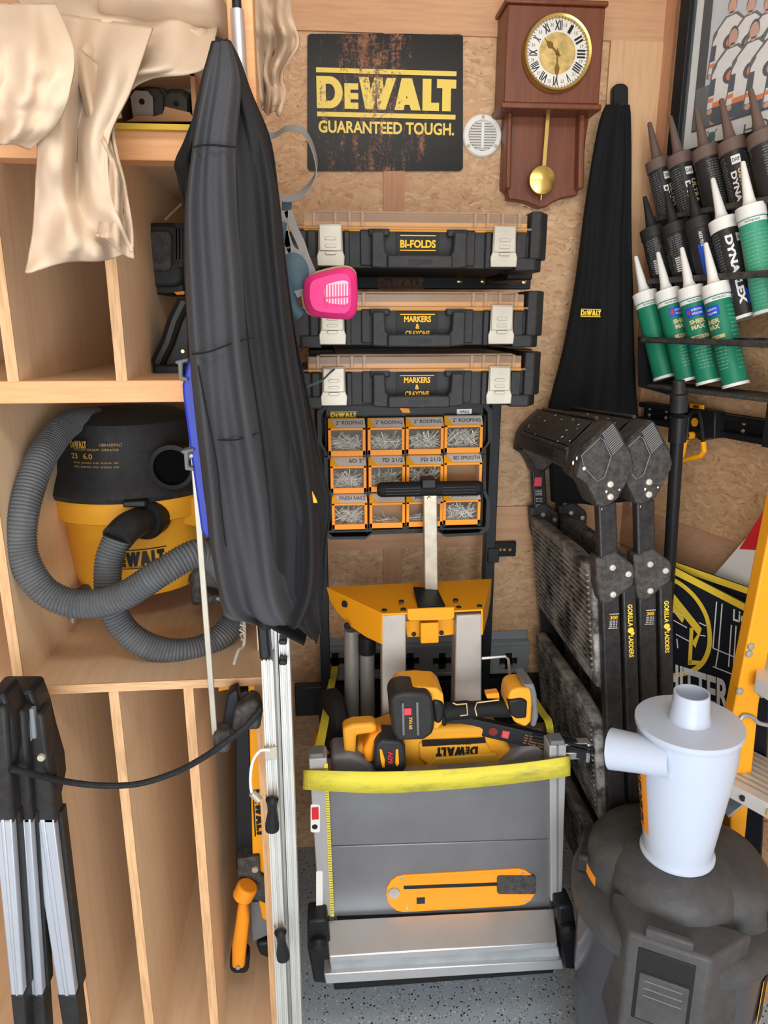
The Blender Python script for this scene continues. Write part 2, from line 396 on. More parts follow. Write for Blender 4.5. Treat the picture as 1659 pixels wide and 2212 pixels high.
def _logo():
    V = []; Fc = []
    def q(*p):
        n = len(V); V.extend(p); Fc.append(tuple(range(n, n+len(p))))
    def arc(cx, x1, y0, y1, tx, ty):
        n = 12; cy = (y0+y1)/2; ry = (y1-y0)/2
        for k in range(n):
            a, b = PI/2-PI*k/n, PI/2-PI*(k+1)/n
            o = lambda t: (cx+(x1-cx)*math.cos(t)*1.0, cy+ry*math.sin(t)); i = lambda t: (cx+(x1-cx-tx)*math.cos(t), cy+(ry-ty)*math.sin(t))
            q(o(a), o(b), i(b), i(a))
    q((0, .0), (.065, .0), (.065, 1), (0, 1)); q((.05, .76), (.1, .76), (.1, 1), (.05, 1)); q((.05, 0), (.1, 0), (.1, .24), (.05, .24)); arc(.09, .185, 0, 1, .055, .24)
    q((.197, 0), (.24, 0), (.24, .8), (.197, .8))
    for y in (0, .3, .6): q((.23, y), (.295, y), (.295, y+.2), (.23, y+.2))
    q((.3, 1), (.37, 1), (.405, 0), (.345, 0)); q((.345, 0), (.4, 0), (.455, 1), (.41, 1)); q((.41, 1), (.47, 1), (.49, 0), (.435, 0)); q((.435, 0), (.49, 0), (.565, 1), (.5, 1))
    q((.555, 0), (.62, 0), (.668, 1), (.605, 1)); q((.605, 1), (.68, 1), (.745, 0), (.675, 0)); q((.6, .17), (.7, .17), (.69, .38), (.61, .38))
    q((.757, 0), (.82, 0), (.82, 1), (.757, 1)); q((.81, 0), (.878, 0), (.878, .26), (.81, .26))
    q((.86, .72), (1, .72), (1, 1), (.86, 1)); q((.9, 0), (.963, 0), (.963, .8), (.9, .8))
    return V, Fc
LV, LF = _logo(); LV2 = [(x-.5, y-.5) for x, y in LV]
def logo(mb, c, w, h, xd=(1, 0, 0), yd=(0, 0, 1), bars=True):       # h counts the two bars
    lh = h*.66 if bars else h
    put_flat(mb, LV2, LF, c, xd, yd, w, lh)
    if bars:
        y = Vector(yd).normalized()
        for s in (-1, 1): rect2(mb, Vector(c)+y*(s*h*.45), w, h*.1, xd, yd)
    return mb
def ptext(mb, s, x0, y0, x1, y1, Y, bold=0.0, lg=False, flip=False, bars=True):
    a, b, c, d = P((x0+x1)/2, y0, Y), P((x0+x1)/2, y1, Y), P(x0, (y0+y1)/2, Y), P(x1, (y0+y1)/2, Y)
    ce = (a+b)/2; ce.x = (c.x+d.x)/2; k = -1 if flip else 1
    f = (lambda: logo(mb, ce, d.x-c.x, a.z-b.z, (k, 0, 0), (0, 0, k), bars)) if lg else (lambda: text(mb, s, ce, d.x-c.x, a.z-b.z, (k, 0, 0), (0, 0, k), bold))
    f(); return mb
def wtext(mb, s, o, ax, ref, r, ang, hgt, w, h, bold=0.0, lg=False, vert=False):   # lettering wrapped on a cylinder
    vs, fs = (([(x-.5, y-.5) for x, y in LV], LF) if lg else text_mesh(s, bold))
    ax = Vector(ax).normalized(); ref = Vector(ref); ref = (ref-ax*ref.dot(ax)).normalized(); t = ax.cross(ref); out = []
    for x, y in vs:
        if vert: x, y = y*h, -x*w
        else: x, y = x*w, y*h
        a = ang+x/r; out.append(Vector(o)+ax*(hgt+y)+(ref*math.cos(a)+t*math.sin(a))*(r+.0007))
    mb.add(out, fs); return mb
def wpatch(mb, o, ax, ref, r, ang, hgt, w, h, lift=.0004):
    ax = Vector(ax).normalized(); ref = Vector(ref); ref = (ref-ax*ref.dot(ax)).normalized(); t = ax.cross(ref); g = []
    n = max(2, int(w/r/.15)+1)
    for y in (-.5, .5):
        g.append([Vector(o)+ax*(hgt+y*h)+(ref*math.cos(ang+(k/n-.5)*w/r)+t*math.sin(ang+(k/n-.5)*w/r))*(r+lift) for k in range(n+1)])
    mb.grid(g); return mb
# ================================================================ the room
struct('floor', MB().b2(-2.6, 2.6, -2.2, 2.2, -.05, 0), M_floor)
struct('wall_back', MB().b2(-1.5, CX+.02, BY, BY+.03, 0, 2.45), M_osb)
wl = MB(); e = W0+WD*3.2; wl.prism([W0, W0+WD*3.2, e+Z3*2.45, W0+Z3*2.45], -WN*.03); struct('wall_right', wl, M_osb)
struct('wall_left', MB().b2(-1.53, -1.5, -1.9, BY, 0, 2.45), M_osb)
struct('ceiling', MB().b2(-1.55, 2.0, -1.2, BY+.03, 2.42, 2.45), mat('white ceiling', (225, 222, 215), .8))
a = P(850, 74, BY).z; struct('trim_1', MB().b2(-1.2, CX, BY-.006, BY, a, 2.42), M_stripx)
x0, x1 = P(828, 410, BY).x, P(873, 410, BY).x
z0, z1 = P(1000, 1180, BY).z, P(1100, 1093, BY).z
struct('trim_2', MB().b2(x0, x1, BY-.005, BY, 0, z0), M_strip); struct('trim_3', MB().b2(x0, x1, BY-.005, BY, z1, a), M_strip)
struct('trim_4', MB().b2(-1.2, CX, BY-.006, BY, z0, z1), M_stripx)
p, q, r_, s_ = W0+Z3*z0, W0+WD*3+Z3*z0, W0+WD*3+Z3*z1, W0+Z3*z1
struct('trim_5', MB().prism([p, q, r_, s_], WN*.006), wood('mahogany batten side', (192, 150, 118), (168, 124, 92), 'Y'))
struct('trim_6', MB().b2(CX-.125, CX, BY-.008, BY, z1, a), wood('corner board', (214, 172, 130), (190, 146, 104), 'Z'))
q = W0+WD*.035
struct('trim_7', MB().prism([W0+Z3*z1, q+Z3*z1, q+Z3*2.4, W0+Z3*2.4], WN*.008), M_strip)

# ================================================================ rusty sign
Y = BY-.004
t = thing('metal_sign', 'black square metal sign with rusty yellow lettering at the top of the back wall', 'sign', P(832, 369, BY))
o_ = obj('sign_plate', MB().plate(rrect(664, 73, 1000, 369, 9), Y-.002, .003), M_sign, t)
lt = MB(); ptext(lt, '', 684, 150, 985, 255, Y-.003, lg=True, bars=True)
obj('lettering', lt, M_signy, o_)
lt = MB(); ptext(lt, 'GUARANTEED TOUGH.', 688, 263, 981, 290, Y-.003, .03)
obj('lettering', lt, M_signy, o_)

# ================================================================ round vent
cx, cy = 1041, 294
t = thing('round_vent', 'round white plastic louvred vent between the sign and the clock', 'vent', P(cx, cy+50, BY))
c = P(cx, cy, BY); r = (P(cx+42, cy, BY)-c).x
obj('flange', MB().lathe(c, [(r, 0), (r, .004), (r*.93, .008), (r*.72, .008), (r*.70, .003), (0.001, .003)], 40, (0, -1, 0)), M_white, t)
lv = MB()
for k in range(11):
    z = c.z-r*.62+r*1.24*k/10; hw = math.sqrt(max(0, (r*.70)**2-(z-c.z)**2))
    lv.box((c.x, BY-.006, z), (2*hw, .007, r*.055), Matrix.Rotation(R(35), 3, 'X'))
lv.b2(c.x-.003, c.x+.003, BY-.009, BY-.004, c.z-r*.6, c.z+r*.6)
obj('louvres', lv, M_white, t)
obj('dark_opening', MB().lathe(c+Vector((0, -.0034, 0)), [(r*.68, 0), (r*.68, .0006)], 32, (0, -1, 0)), M_blk2, t)
sw = MB()
for a in (90, 215, 325): sw.lathe(c+Vector((r*.84*math.cos(R(a)), -.008, r*.84*math.sin(R(a)))), [(.004, 0), (.003, .0015)], 10, (0, -1, 0))
objs('screw', sw, M_steel, t)

# ================================================================ wall clock
t = thing('pendulum_clock', 'dark walnut wall clock with brass pendulum and round brass rimmed face', 'clock', P(1190, 449, BY))
bp = [(1091, 225), (1089, 300), (1085, 408), (1096, 415), (1098, 430), (1120, 433)]
bp += [(1139, 437), (1155, 444), (1168, 449), (1182, 446), (1194, 437), (1215, 428), (1248, 422), (1250, 408), (1258, 400), (1266, 300), (1277, 225)]
obj('back_board', MB().plate(bp, BY-.03, .03), M_clockw, t, bevel=.003)
Yb = BY-.09
a, b = P(1101, 8, Yb), P(1290, 226, Yb)
obj('clock_case', MB().b2(a.x-.004, b.x+.004, Yb, BY-.001, b.z, a.z), M_clockw, t, bevel=.003)
obj('case_moulding', MB().b2(a.x-.010, b.x+.008, Yb-.006, BY-.001, b.z-.012, b.z), M_clockw, t, bevel=.003)
obj('case_moulding', MB().b2(a.x-.010, b.x+.008, Yb-.006, BY-.001, a.z, a.z+.010), M_clockw, t, bevel=.003)
for s0, s1 in ((1096, 1108), (1252, 1266)):
    obj('side_rail', MB().plate([(s0, 236), (s1, 236), (s1-4, 408), (s0-4, 408)], BY-.055, .03), M_clockw, t, bevel=.004)
Yf = Yb-.004
c = P(1202, 117, Yf); r = (P(1276, 117, Yf)-P(1128, 117, Yf)).x/2
tf = obj('clock_face', MB().lathe(c, [(r*.92, 0), (r*.92, .004)], 48, (0, -1, 0)), mat('cream dial', (222, 218, 210), .45), t)
obj('bezel', MB().lathe(c, [(r*.9, -.002), (r, 0), (r*1.0, .006), (r*.96, .014), (r*.90, .012), (r*.885, .004), (r*.88, .004)], 56, (0, -1, 0), cap=False), M_brass, t)
obj('dial_centre', MB().lathe(c, [(r*.53, .004), (r*.53, .0055), (0.001, .0058)], 40, (0, -1, 0)), mat('engraved gilt centre', (196, 170, 110), .35, .6, .3, 60), tf)
nm = MB(); face = Vector((0, -.0048, 0))
for k, s in enumerate(['XII', 'I', 'II', 'III', 'IIII', 'V', 'VI', 'VII', 'VIII', 'IX', 'X', 'XI']):
    a = R(90-30*k); d = Vector((math.cos(a), 0, math.sin(a)))
    w = min(.016, .0045*len(s)+.002); text(nm, s, c+face+d*(r*.70), w, .017, (math.sin(a), 0, -math.cos(a)), d, .02)
    for j in range(5):
        b = a-R(6*j); e = Vector((math.cos(b), 0, math.sin(b))); rect2(nm, c+face+e*(r*.85), .0008, .004, (e.z, 0, -e.x), e)
obj('numerals', nm, M_kink, tf)
n2 = MB()
for k in range(12):
    a = R(75-30*k); d = Vector((math.cos(a), 0, math.sin(a))); text(n2, str((k*2+13)), c+face+d*(r*.73), .007, .006)
obj('small_numerals', n2, mat('grey print', (120, 112, 100), .5), tf)
hd = MB(); 
for ang, ln, wd in ((138, .040, .005), (-88, .055, .004)):
    d = Vector((math.cos(R(ang)), 0, math.sin(R(ang)))); o0 = c+Vector((0, -.008, 0)); n = Vector((d.z, 0, -d.x))
    hd.prism([o0-n*wd*.3-d*.008, o0+n*wd*.3-d*.008, o0+d*ln*.35+n*wd*.3, o0+d*ln*.5+n*wd*1.2, o0+d*ln*.65+n*wd*.9, o0+d*ln*.75+n*wd*.2, o0+d*ln, o0+d*ln*.75-n*wd*.2, o0+d*ln*.65-n*wd*.9, o0+d*ln*.5-n*wd*1.2, o0+d*ln*.35-n*wd*.3], (0, .001, 0))
hd.lathe(c+Vector((0, -.007, 0)), [(.004, 0), (.003, .003)], 12, (0, -1, 0))
obj('hands', hd, mat('dark brass', (120, 92, 48), .4, .6), tf)
pr = MB(); p0, p1 = P(1185, 230, BY-.05), P(1175, 358, BY-.05); pr.bar(p0, p1, .008, .003)
obj('pendulum_rod', pr, M_brass, t)
c = P(1171, 389, BY-.05); r = .030
pb = obj('pendulum_bob', MB().lathe(c, [(.002, -.008), (r*.7, -.006), (r, 0), (r*.96, .003), (r*.6, .007), (.002, .009)], 40, (0, -1, 0)), M_brass, t)
obj('bob_nut', MB().cyl(c-Z3*r, c-Z3*(r+.012), .0025), M_brass, t)

# ================================================================ storage rack on the wall
YR = 1.60
t = thing('wall_rack', 'black steel wall rack holding the organiser cases', 'rack', P(900, 1560, YR))
a, b = P(655, 585, YR), P(1146, 625, YR)
rl = obj('rail', MB().b2(a.x, b.x, YR, YR+.03, b.z, a.z), M_dark, t, bevel=.002)
lt = MB(); ptext(lt, '', 816, 598, 915, 624, YR-.001, lg=True); obj('lettering', lt, mat('brown print', (134, 92, 52), .5), rl)
sl = MB()
for x in (992, 1043): sl.box(P(x-18, 608, YR-.001), (.035, .002, .006))
sl.box(P(1118, 606, YR-.001), (.045, .003, .022)); objs('slot', sl, M_blk2, rl)
sw = MB()
for x in (992, 1043, 1131): sw.lathe(P(x, 608, YR), [(.006, 0), (.0055, .004), (.003, .005)], 12, (0, -1, 0))
objs('bolt', sw, M_brass, rl)
for x0, x1, y0, y1 in ((1056, 1078, 870, 1700), (682, 704, 500, 1700)):
    a = P(x0, 1000, YR); b = P(x1, 1000, YR)
    obj('post', MB().b2(a.x, b.x, YR, YR+.035, P(x0, min(y1, 1640), YR).z, P(x0, y0, YR).z), M_dark, t, bevel=.002)
for y0, y1 in ((745, 765), (850, 875), (462, 480)):
    a, b = P(690, y0, YR+.005), P(1125, y1, YR+.005); obj('cross_bar', MB().b2(a.x, b.x, YR+.005, YR+.03, b.z, a.z), M_dark, t)
br = MB(); a, b = P(1066, 1172, BY-.02), P(1114, 1202, BY-.02); br.b2(a.x, b.x, BY-.02, BY-.001, b.z, a.z); bk = obj('bracket', br, M_blk2, t, bevel=.002); br = MB()
a, b = P(1056, 1184, YR), P(1074, 1214, YR); br.b2(a.x-.003, b.x+.003, YR-.006, YR+.04, b.z, a.z)
obj('bracket_clip', br, M_blk2, t, bevel=.002)
sw = MB()
for x in (1080, 1089, 1101): sw.lathe(P(x, 1187, BY-.02), [(.005, 0), (.004, .003)], 10, (0, -1, 0))
objs('bolt', sw, M_brass, bk)
a, b = P(636, 1486, YR), P(704, 1545, YR)
obj('bracket', MB().b2(a.x, b.x, YR, YR+.03, b.z, a.z), M_dark, t, bevel=.003)

t = thing('wall_screw', 'small silver screw head in the wooden strip below the drawer organiser', 'screw', P(878, 1187, BY))
obj('head', MB().lathe(P(878, 1187, BY-.003), [(.006, 0), (.004, .003), (.001, .003)], 14, (0, -1, 0)), M_steel, t)

# ================================================================ galvanised track on wall
t = thing('cargo_track', 'galvanised steel cargo track with cross shaped slots behind the folded saw stand', 'track', P(900, 1452, BY))
Ys = BY-.02
a, b = P(690, 1398, Ys), P(1140, 1448, Ys)
obj('web', MB().b2(a.x, b.x, Ys, Ys+.006, P(900, 1455, Ys).z, P(900, 1402, Ys).z), M_galv, t)
obj('flange', MB().b2(a.x, b.x, Ys-.004, BY, P(900, 1402, Ys).z, P(900, 1394, Ys).z).b2(a.x, b.x, Ys-.002, BY, P(900, 1462, Ys).z, P(900, 1455, Ys).z).b2(a.x, b.x, BY-.004, BY-.001, P(900, 1394, Ys).z, P(900, 1376, Ys).z), M_galv, t, bevel=.001)
cr = MB(); tb = MB()
for x in (724, 815, 886, 955, 1098):
    c = P(x, 1428, Ys-.0008); cr.box(c, (.048, .002, .018)); cr.box(c, (.018, .002, .046))
    for s in (-1, 1): tb.box(c+Vector((s*.016, -.004, -.010)), (.010, .008, .007))
obj('slots', cr, M_blk2, t); objs('tab', tb, M_steel, t)
t = thing('black_rail', 'black steel rail along the back wall under the cargo track', 'rail', P(900, 1550, BY))
obj('rail_body', MB().b2(a.x, b.x+.1, BY-.03, BY-.001, P(900, 1570, Ys).z, P(900, 1470, Ys).z), M_dark, t, bevel=.002)

# ================================================================ organiser cases
def make_case(label, text_lines, loc, first=None):
    t = thing('organiser_case', label, 'tool case', loc, group='black organiser cases on the wall rack', local=True)
    hw, dp, hh = .222, .27, .098
    bd = MB()
    o = [(-hw, .03), (-hw+.012, 0), (hw-.018, 0), (hw, .03), (hw, dp), (-hw, dp)]
    bd.prism([Vector((x, y+.012, .004)) for x, y in o], (0, 0, .062))
    for x0, x1 in ((-hw+.004, -hw+.03), (.118, .128), (.172, .19), (-.128, -.118), (-.19, -.175)): bd.b2(x0, x1, .002, .03, .004, .064)
    bd.b2(-.10, -.075, .006, .02, .008, .066); bd.b2(.078, .10, .006, .02, .008, .066)
    body = obj('case_body', bd, M_blk, t, bevel=.002)
    ed = MB(); ed.prism([Vector((.196, .0, .02)), Vector((.214, .0, .02)), Vector((.234, .03, .02)), Vector((.234, dp, .02)), Vector((.196, dp, .02))], (0, 0, .078)); obj('end_bumper', ed, M_blk, t, bevel=.003)
    ed = MB(); ed.prism([Vector((.17, -.002, .0)), Vector((.206, -.002, .0)), Vector((.226, .03, .0)), Vector((.226, .10, .0)), Vector((.17, .10, .0))], (0, 0, .022)); obj('corner_guard', ed, M_blk, t, bevel=.003)
    ed = MB(); ed.prism([Vector((-.17, -.002, .0)), Vector((-.206, -.002, .0)), Vector((-.226, .03, .0)), Vector((-.226, .10, .0)), Vector((-.17, .10, .0))], (0, 0, .022)); obj('corner_guard', ed, M_blk, t, bevel=.003)
    obj('tray', MB().b2(-.196, .192, .010, dp-.02, .064, .079), M_yelp, t, bevel=.001)
    ld = MB().b2(-.205, .197, -.004, dp, .066, .070).b2(-.196, .19, .003, dp-.01, .070, .092)
    for x in (-.178, -.142, -.118, -.096, .098, .12, .146, .175): ld.b2(x-.003, x+.003, -.002, .03, .070, .0945)
    ld.b2(-.175, .175, .006, dp-.02, .092, .096)
    obj('lid', ld, M_lid, t, bevel=.0015)
    for sx in (-1, 1):
        l = MB(); x = sx*.150-.001
        l.prism([Vector((x-.020, -.006, .074)), Vector((x+.020, -.006, .074)), Vector((x+.021, -.006, .03)), Vector((x+.024, -.006, .022)), Vector((x+.023, -.006, .006)), Vector((x-.023, -.006, .006)), Vector((x-.024, -.006, .022)), Vector((x-.021, -.006, .03))], (0, .004, 0))
        l.b2(x-.019, x+.019, -.008, -.002, .030, .072)
        L = obj('latch', l, M_steel, t, bevel=.0015)
        g = MB()
        for k in range(3): g.prism([Vector((x+u, -.0095, .050-k*.0115+v)) for u, v in rrect(-.0095, -.0026, .0095, .0026, .0025, 3)], (0, .003, 0))
        obj('ridges', g, M_steel, L, bevel=.0007)
    h = MB()
    for sx in (-1, 1):
        h.prism([Vector((sx*.082, -.014, .062)), Vector((sx*.060, -.014, .062)), Vector((sx*.058, -.014, .03)), Vector((sx*.052, -.014, .024)), Vector((sx*.052, -.014, .002)), Vector((sx*.082, -.014, .004))], (0, .02, 0))
        h.b2(sx*.086, sx*.050, 0, .012, .055, .068)
    h.b2(-.056, .056, -.022, -.004, .002, .024)
    H_ = obj('handle', h, M_blk, t, bevel=.003)
    e = MB(); logo(e, (0, -.0225, .012), .042, .008, (-1, 0, 0), (0, 0, -1), False); obj('embossing', e, M_blk2, H_)
    LB = obj('label_panel', MB().b2(-.037, .037, .008, .013, .018, .062), M_kink, t)
    lt = MB(); y = .0075; rect2(lt, (0, y, .0575), .062, .0014)
    if len(text_lines) == 1: text(lt, text_lines[0], (0, y, .044), .062, .013, bold=.035); rect2(lt, (0, y, .0335), .062, .0014)
    else:
        text(lt, text_lines[0], (0, y, .0495), .048, .0105, bold=.035); text(lt, text_lines[1], (0, y, .037), .007, .009, bold=.03); text(lt, text_lines[2], (0, y, .0245), .044, .010, bold=.035)
    obj('lettering', lt, M_yink2, LB)
    return t
YC = 1.30
def caseloc(xc, ytop): 
    p = P(xc, ytop, YC); return Vector((p.x, YC, p.z-.098))
M2 = ['MARKERS', '&', 'CRAYONS']
make_case('black organiser case labelled bi-folds, topmost of the three', ['BI-FOLDS'], caseloc(905, 453))
make_case('black markers and crayons organiser case, middle of the three, behind the pink filter', M2, caseloc(904, 627))
make_case('black markers and crayons organiser case, lowest, just above the nail drawers', M2, caseloc(903, 762))
t = thing('hanger_arm', 'pair of black support arms under the organiser cases', 'bracket', P(900, 770, 1.5))
for x in (1120, 700):
    for y in (590, 752):
        a = P(x, y, 1.45); obj('arm', MB().b2(a.x-.03, a.x+.02, 1.42, 1.60, a.z-.014, a.z), M_blk2, t, bevel=.003)

# ================================================================ nail drawer organiser
YO = 1.46
t = thing('drawer_organiser', 'black wall organiser frame holding twelve amber nail drawers', 'organiser', P(880, 1165, YO))
ol = [(700, 872), (1050, 868), (1062, 885), (1063, 950), (1050, 968), (1050, 1060), (1059, 1085), (1057, 1140), (1042, 1156), (962, 1160), (948, 1150), (802, 1155), (788, 1165), (712, 1166), (694, 1150), (702, 1080), (700, 975), (687, 955), (685, 890)]
fr = MB().plate(ol, YO+.10, .025)
obj('back_plate', fr, M_blk, t, bevel=.003)
n = len(ol); rim = [P(x, y, YO+.03) for x, y in ol]; rim2 = [P(x, y, YO+.11) for x, y in ol]
cen = P(875, 1020, YO+.03)
rm = MB()
for i in range(n):
    a, b = rim[i], rim[(i+1) % n]; d = Vector((0, .08, 0)); ia = a+(cen-a)*.045; ib = b+(cen-b)*.045
    rm.add([a, b, ib, ia, a+d, b+d, ib+d, ia+d], [(0, 1, 2, 3), (4, 5, 6, 7), (0, 1, 5, 4), (2, 3, 7, 6)])
obj('rim', rm, M_blk, t)
cols = [(709, 790), (794, 875), (878, 957), (960, 1041)]
hz = P(875, 868, YO).z
xs = [[(708, 790), (794, 874), (877, 958), (961, 1042)], [(713, 792), (796, 875), (878, 957), (960, 1040)], [(716, 794), (798, 875), (878, 956), (958, 1037)]]
ys = [[(910, 985), (909, 983), (907, 981), (904, 978)], [(993, 1065), (991, 1062), (990, 1061), (986, 1059)], [(1074, 1143), (1073, 1140), (1071, 1137), (1067, 1133)]]
sh = MB(); SH = [(692, 988), (692, 1068), (700, 1147)]
for x, y in SH: p, q = P(x+8, y, YO+.02), P(1048, y, YO+.02); sh.b2(p.x, q.x, YO+.02, YO+.11, p.z-.004, p.z)
for x in (703, 792, 876, 959, 1046): p, q = P(x, 895, YO+.06), P(x, 1150, YO+.06); sh.b2(p.x-.002, p.x+.002, YO+.05, YO+.11, q.z, p.z)
obj('shelves', sh, M_blk, t)
hp = MB().plate([(702, 876), (1046, 872), (1046, 900), (702, 904)], YO+.03, .06); hd_ = obj('header', hp, M_blk2, t, bevel=.003)
lt = MB(); ptext(lt, '', 714, 889, 770, 903, YO+.029, lg=True); obj('lettering', lt, M_yink, hd_)
obj('sticker', MB().plate([(987, 884), (1019, 883), (1019, 894), (987, 895)], YO+.0285, .0012), M_white, hd_)
lt = MB(); ptext(lt, 'NAILS', 993, 886, 1013, 892, YO+.0275, .01); obj('lettering', lt, M_kink, hd_)
pg = MB().plate([(862, 881), (884, 882), (887, 892), (870, 892)], YO+.01, .02); obj('hanging_tab', pg, M_ora, hd_, bevel=.001)
names = [['2" ROOFING', '2" ROOFING', '2" ROOFING', '2" ROOFING'], ['6D 2"', '7D 21/2', '7D 21/2', '8D SMOOTH'], ['FINISH NAILS', '', '30D NAILS', 'SPIRAL SHANK']]
rows = ['top', 'middle', 'bottom']; ords = ['first', 'second', 'third', 'fourth']
rnd = random.Random(3)
M_nail = mat('bright nails', (196, 196, 190), .4, .3, .2, 90); M_ambk = mat('amber back', (170, 118, 58), .6); M_dkbk = mat('shaded amber back', (74, 60, 42), .6)
for r in range(3):
    for c_ in range(4):
        x0, x1 = xs[r][c_]; y0, y1 = ys[r][c_]
        A, B = P(x0, y0, YO), P(x1, y1, YO); w, hgt = B.x-A.x, A.z-B.z; Zb, Zt = B.z, A.z; X0, X1 = A.x, B.x
        nm = names[r][c_]; d_ = 'labelled '+nm.lower().replace('"', ' inch') if nm else 'with a blank label'
        t = thing('nail_drawer', f'amber nail drawer {d_}, {ords[c_]} from the left in the {rows[r]} row', 'drawer', ((X0+X1)/2, YO, Zb), group='amber drawers of the nail organiser')
        g = .0065
        df = MB().b2(X0, X1, YO, YO+.004, Zb, Zb+.012).b2(X0, X1, YO, YO+.004, Zt-.019, Zt-.014).b2(X0, X0+g, YO, YO+.004, Zb, Zt-.014).b2(X1-g, X1, YO, YO+.004, Zb, Zt-.014)
        df.b2(X0, X1, YO+.004, YO+.07, Zb, Zb+.003).b2(X0, X0+.002, YO+.004, YO+.07, Zb, Zt-.016).b2(X1-.002, X1, YO+.004, YO+.07, Zb, Zt-.016).b2(X0, X1, YO+.068, YO+.07, Zb, Zt)
        F_ = obj('drawer_box', df, M_ora, t, bevel=.0012)
        obj('window', MB().b2(X0+g, X1-g, YO+.0015, YO+.0028, Zb+.012, Zt-.019), M_win, t)
        obj('shadow_well', MB().b2(X0+.003, X1-.003, YO+.05, YO+.052, Zb+.004, Zt-.02), (M_ambk if (r, c_) in ((1, 3), (2, 1), (2, 2)) else M_dkbk), t)  # added panel; shade inside filled drawers put into its darker colour
        cz = MB(); cz.prism([Vector((X0, YO+.001, Zt-.014)), Vector((X1, YO+.001, Zt-.014)), Vector((X1-.001, YO+.014, Zt+.004)), Vector((X0+.001, YO+.014, Zt+.004))], Vector((0, .003, 0)))
        K = obj('label_slope', cz, M_yelp, t)
        yd = Vector((0, .013, .018)).normalized(); cc = Vector(((X0+X1)/2, YO+.0069, Zt-.0052)); L = math.hypot(.013, .018)
        pc = MB(); put_flat(pc, [(-.27, -.46), (.49, -.46), (.48, .42), (-.45, .42)], [(0, 1, 2, 3)], cc, (1, 0, 0), yd, w, L, .0008)
        obj('label_card', pc, M_card if False else mat('grey label card', (186, 178, 172), .5) if (r, c_) == (0, 0) else bpy.data.materials['grey label card'], K)
        if nm:
            lt = MB(); tw = min(.72*w, .0062*len(nm)); text(lt, nm, cc+Vector((w*.44-tw/2, 0, 0)), tw, .0085, (1, 0, 0), yd, .0); 
            for i in range(len(lt.v)): lt.v[i] += yd.cross(Vector((1, 0, 0)))*-.0009
            obj('lettering', lt, M_kink, K)
        tb = MB()
        for sx in (X0+.002, X1-.002): tb.b2(sx-.0035, sx+.0035, YO-.001, YO+.006, Zb-.003, Zb+.003)
        objs('pivot_clip', tb, M_blk2, t)
        fill = {(0, 0): (70, .6, 8), (0, 1): (65, .6, 8), (0, 2): (75, .72, 9), (0, 3): (80, .85, 6), (1, 0): (70, .55, 0), (1, 1): (70, .6, 0), (1, 2): (80, .85, 0), (2, 0): (70, .75, 0), (2, 1): (12, .1, 0), (2, 2): (24, .25, 0), (2, 3): (90, .72, 10)}.get((r, c_))
        if fill:
            nb, fh, nh = fill; mb = MB(); zz = hgt-.036
            for k in range(nb):
                ln = rnd.uniform(.022, .04) ; a = rnd.uniform(-PI, PI); ti = rnd.uniform(-.9, .9)
                d = Vector((math.cos(a)*math.cos(ti), rnd.uniform(-.3, .3), math.sin(ti) if fh > .3 else math.sin(ti)*.2)).normalized()*ln/2
                q = Vector((rnd.uniform(X0+.014, X1-.014), YO+rnd.uniform(.010, .028), Zb+.012+rnd.random()**1.2*zz*fh))
                p0, p1 = q-d, q+d
                for v in (p0, p1): v.x = min(max(v.x, X0+.004), X1-.004); v.z = min(max(v.z, Zb+.005), Zt-.024); v.y = min(max(v.y, YO+.006), YO+.05)
                mb.cyl(p0, p1, .0011, seg=5)
                if k < nh or r == 0 and k % 5 == 0: mb.cyl(p1, p1+d.normalized()*.0008, .0042, seg=10)
            o_ = obj('nails', mb, M_nail); o_['kind'] = 'stuff'
            for i_ in ('label',): o_[i_] = f'loose nails inside the {ords[c_]} drawer from the left in the {rows[r]} row'
            o_['category'] = 'nails'; o_['group'] = 'nails in the drawers'
# ================================================================ plywood cabinet on the left
YF = 1.10; YBK = 1.70
t = thing('plywood_cabinet', 'open plywood shelving unit on the left with a wet vacuum and tall empty slots', 'cabinet', (-.6, YF, 0))
zr = lambda y: P(250, y, YF).z
XR = P(583, 1800, YF).x                     # outer right side
XL = -1.02
obj('top_rail', MB().b2(XL, XR-.06, YF, YF+.04, zr(345), zr(277)), M_pine, t, bevel=.0015)
obj('middle_rail', MB().b2(XL, XR, YF, YF+.04, zr(870), zr(822)), M_pine, t, bevel=.0015)
obj('top_shelf', MB().b2(XL, XR, YF+.02, YBK, zr(277)-.012, zr(277)-.0005), M_plyy, t)
obj('middle_shelf', MB().b2(XL, XR, YF+.03, YBK, zr(822)-.014, zr(822)-.0005), M_plyy, t)
zs = P(300, 1472, YF).z; zs1 = P(300, 1490, YF).z
obj('vacuum_shelf', MB().b2(XL, XR, YF, YBK, zs1, zs), M_plyy, t)
obj('shelf_edge', MB().b2(XL, XR, YF-.003, YF, zs1, zs), M_edgex, t)
zb = .085
obj('bottom_board', MB().b2(XL, XR, YF-.02, YBK, .0, zb), M_plyy, t)
obj('cabinet_back', MB().b2(XL, XR, YBK, YBK+.012, .05, 1.72), wood('birch plywood back', (206, 170, 136), (184, 146, 112), 'Z', .5), t)
def divider(x, z0, z1, name='divider', y1=YBK):
    d = obj(name, MB().b2(x, x+.016, YF+.002, y1, z0, z1), M_ply, t)
    obj('plywood_edge', MB().b2(x, x+.016, YF-.001, YF+.002, z0, z1), M_edge, d)
for px, py in ((14, 800), (240, 700)): divider(P(px, py, YF).x, zr(822)-.001, zr(345)+.04)
obj('divider', MB().b2(P(0, 800, YF).x-.30, P(0, 800, YF).x-.284, YF, YBK, zr(822), zr(345)+.04), M_ply, t)
divider(P(10, 1300, YF).x-.004, zs, zr(870)+.02)
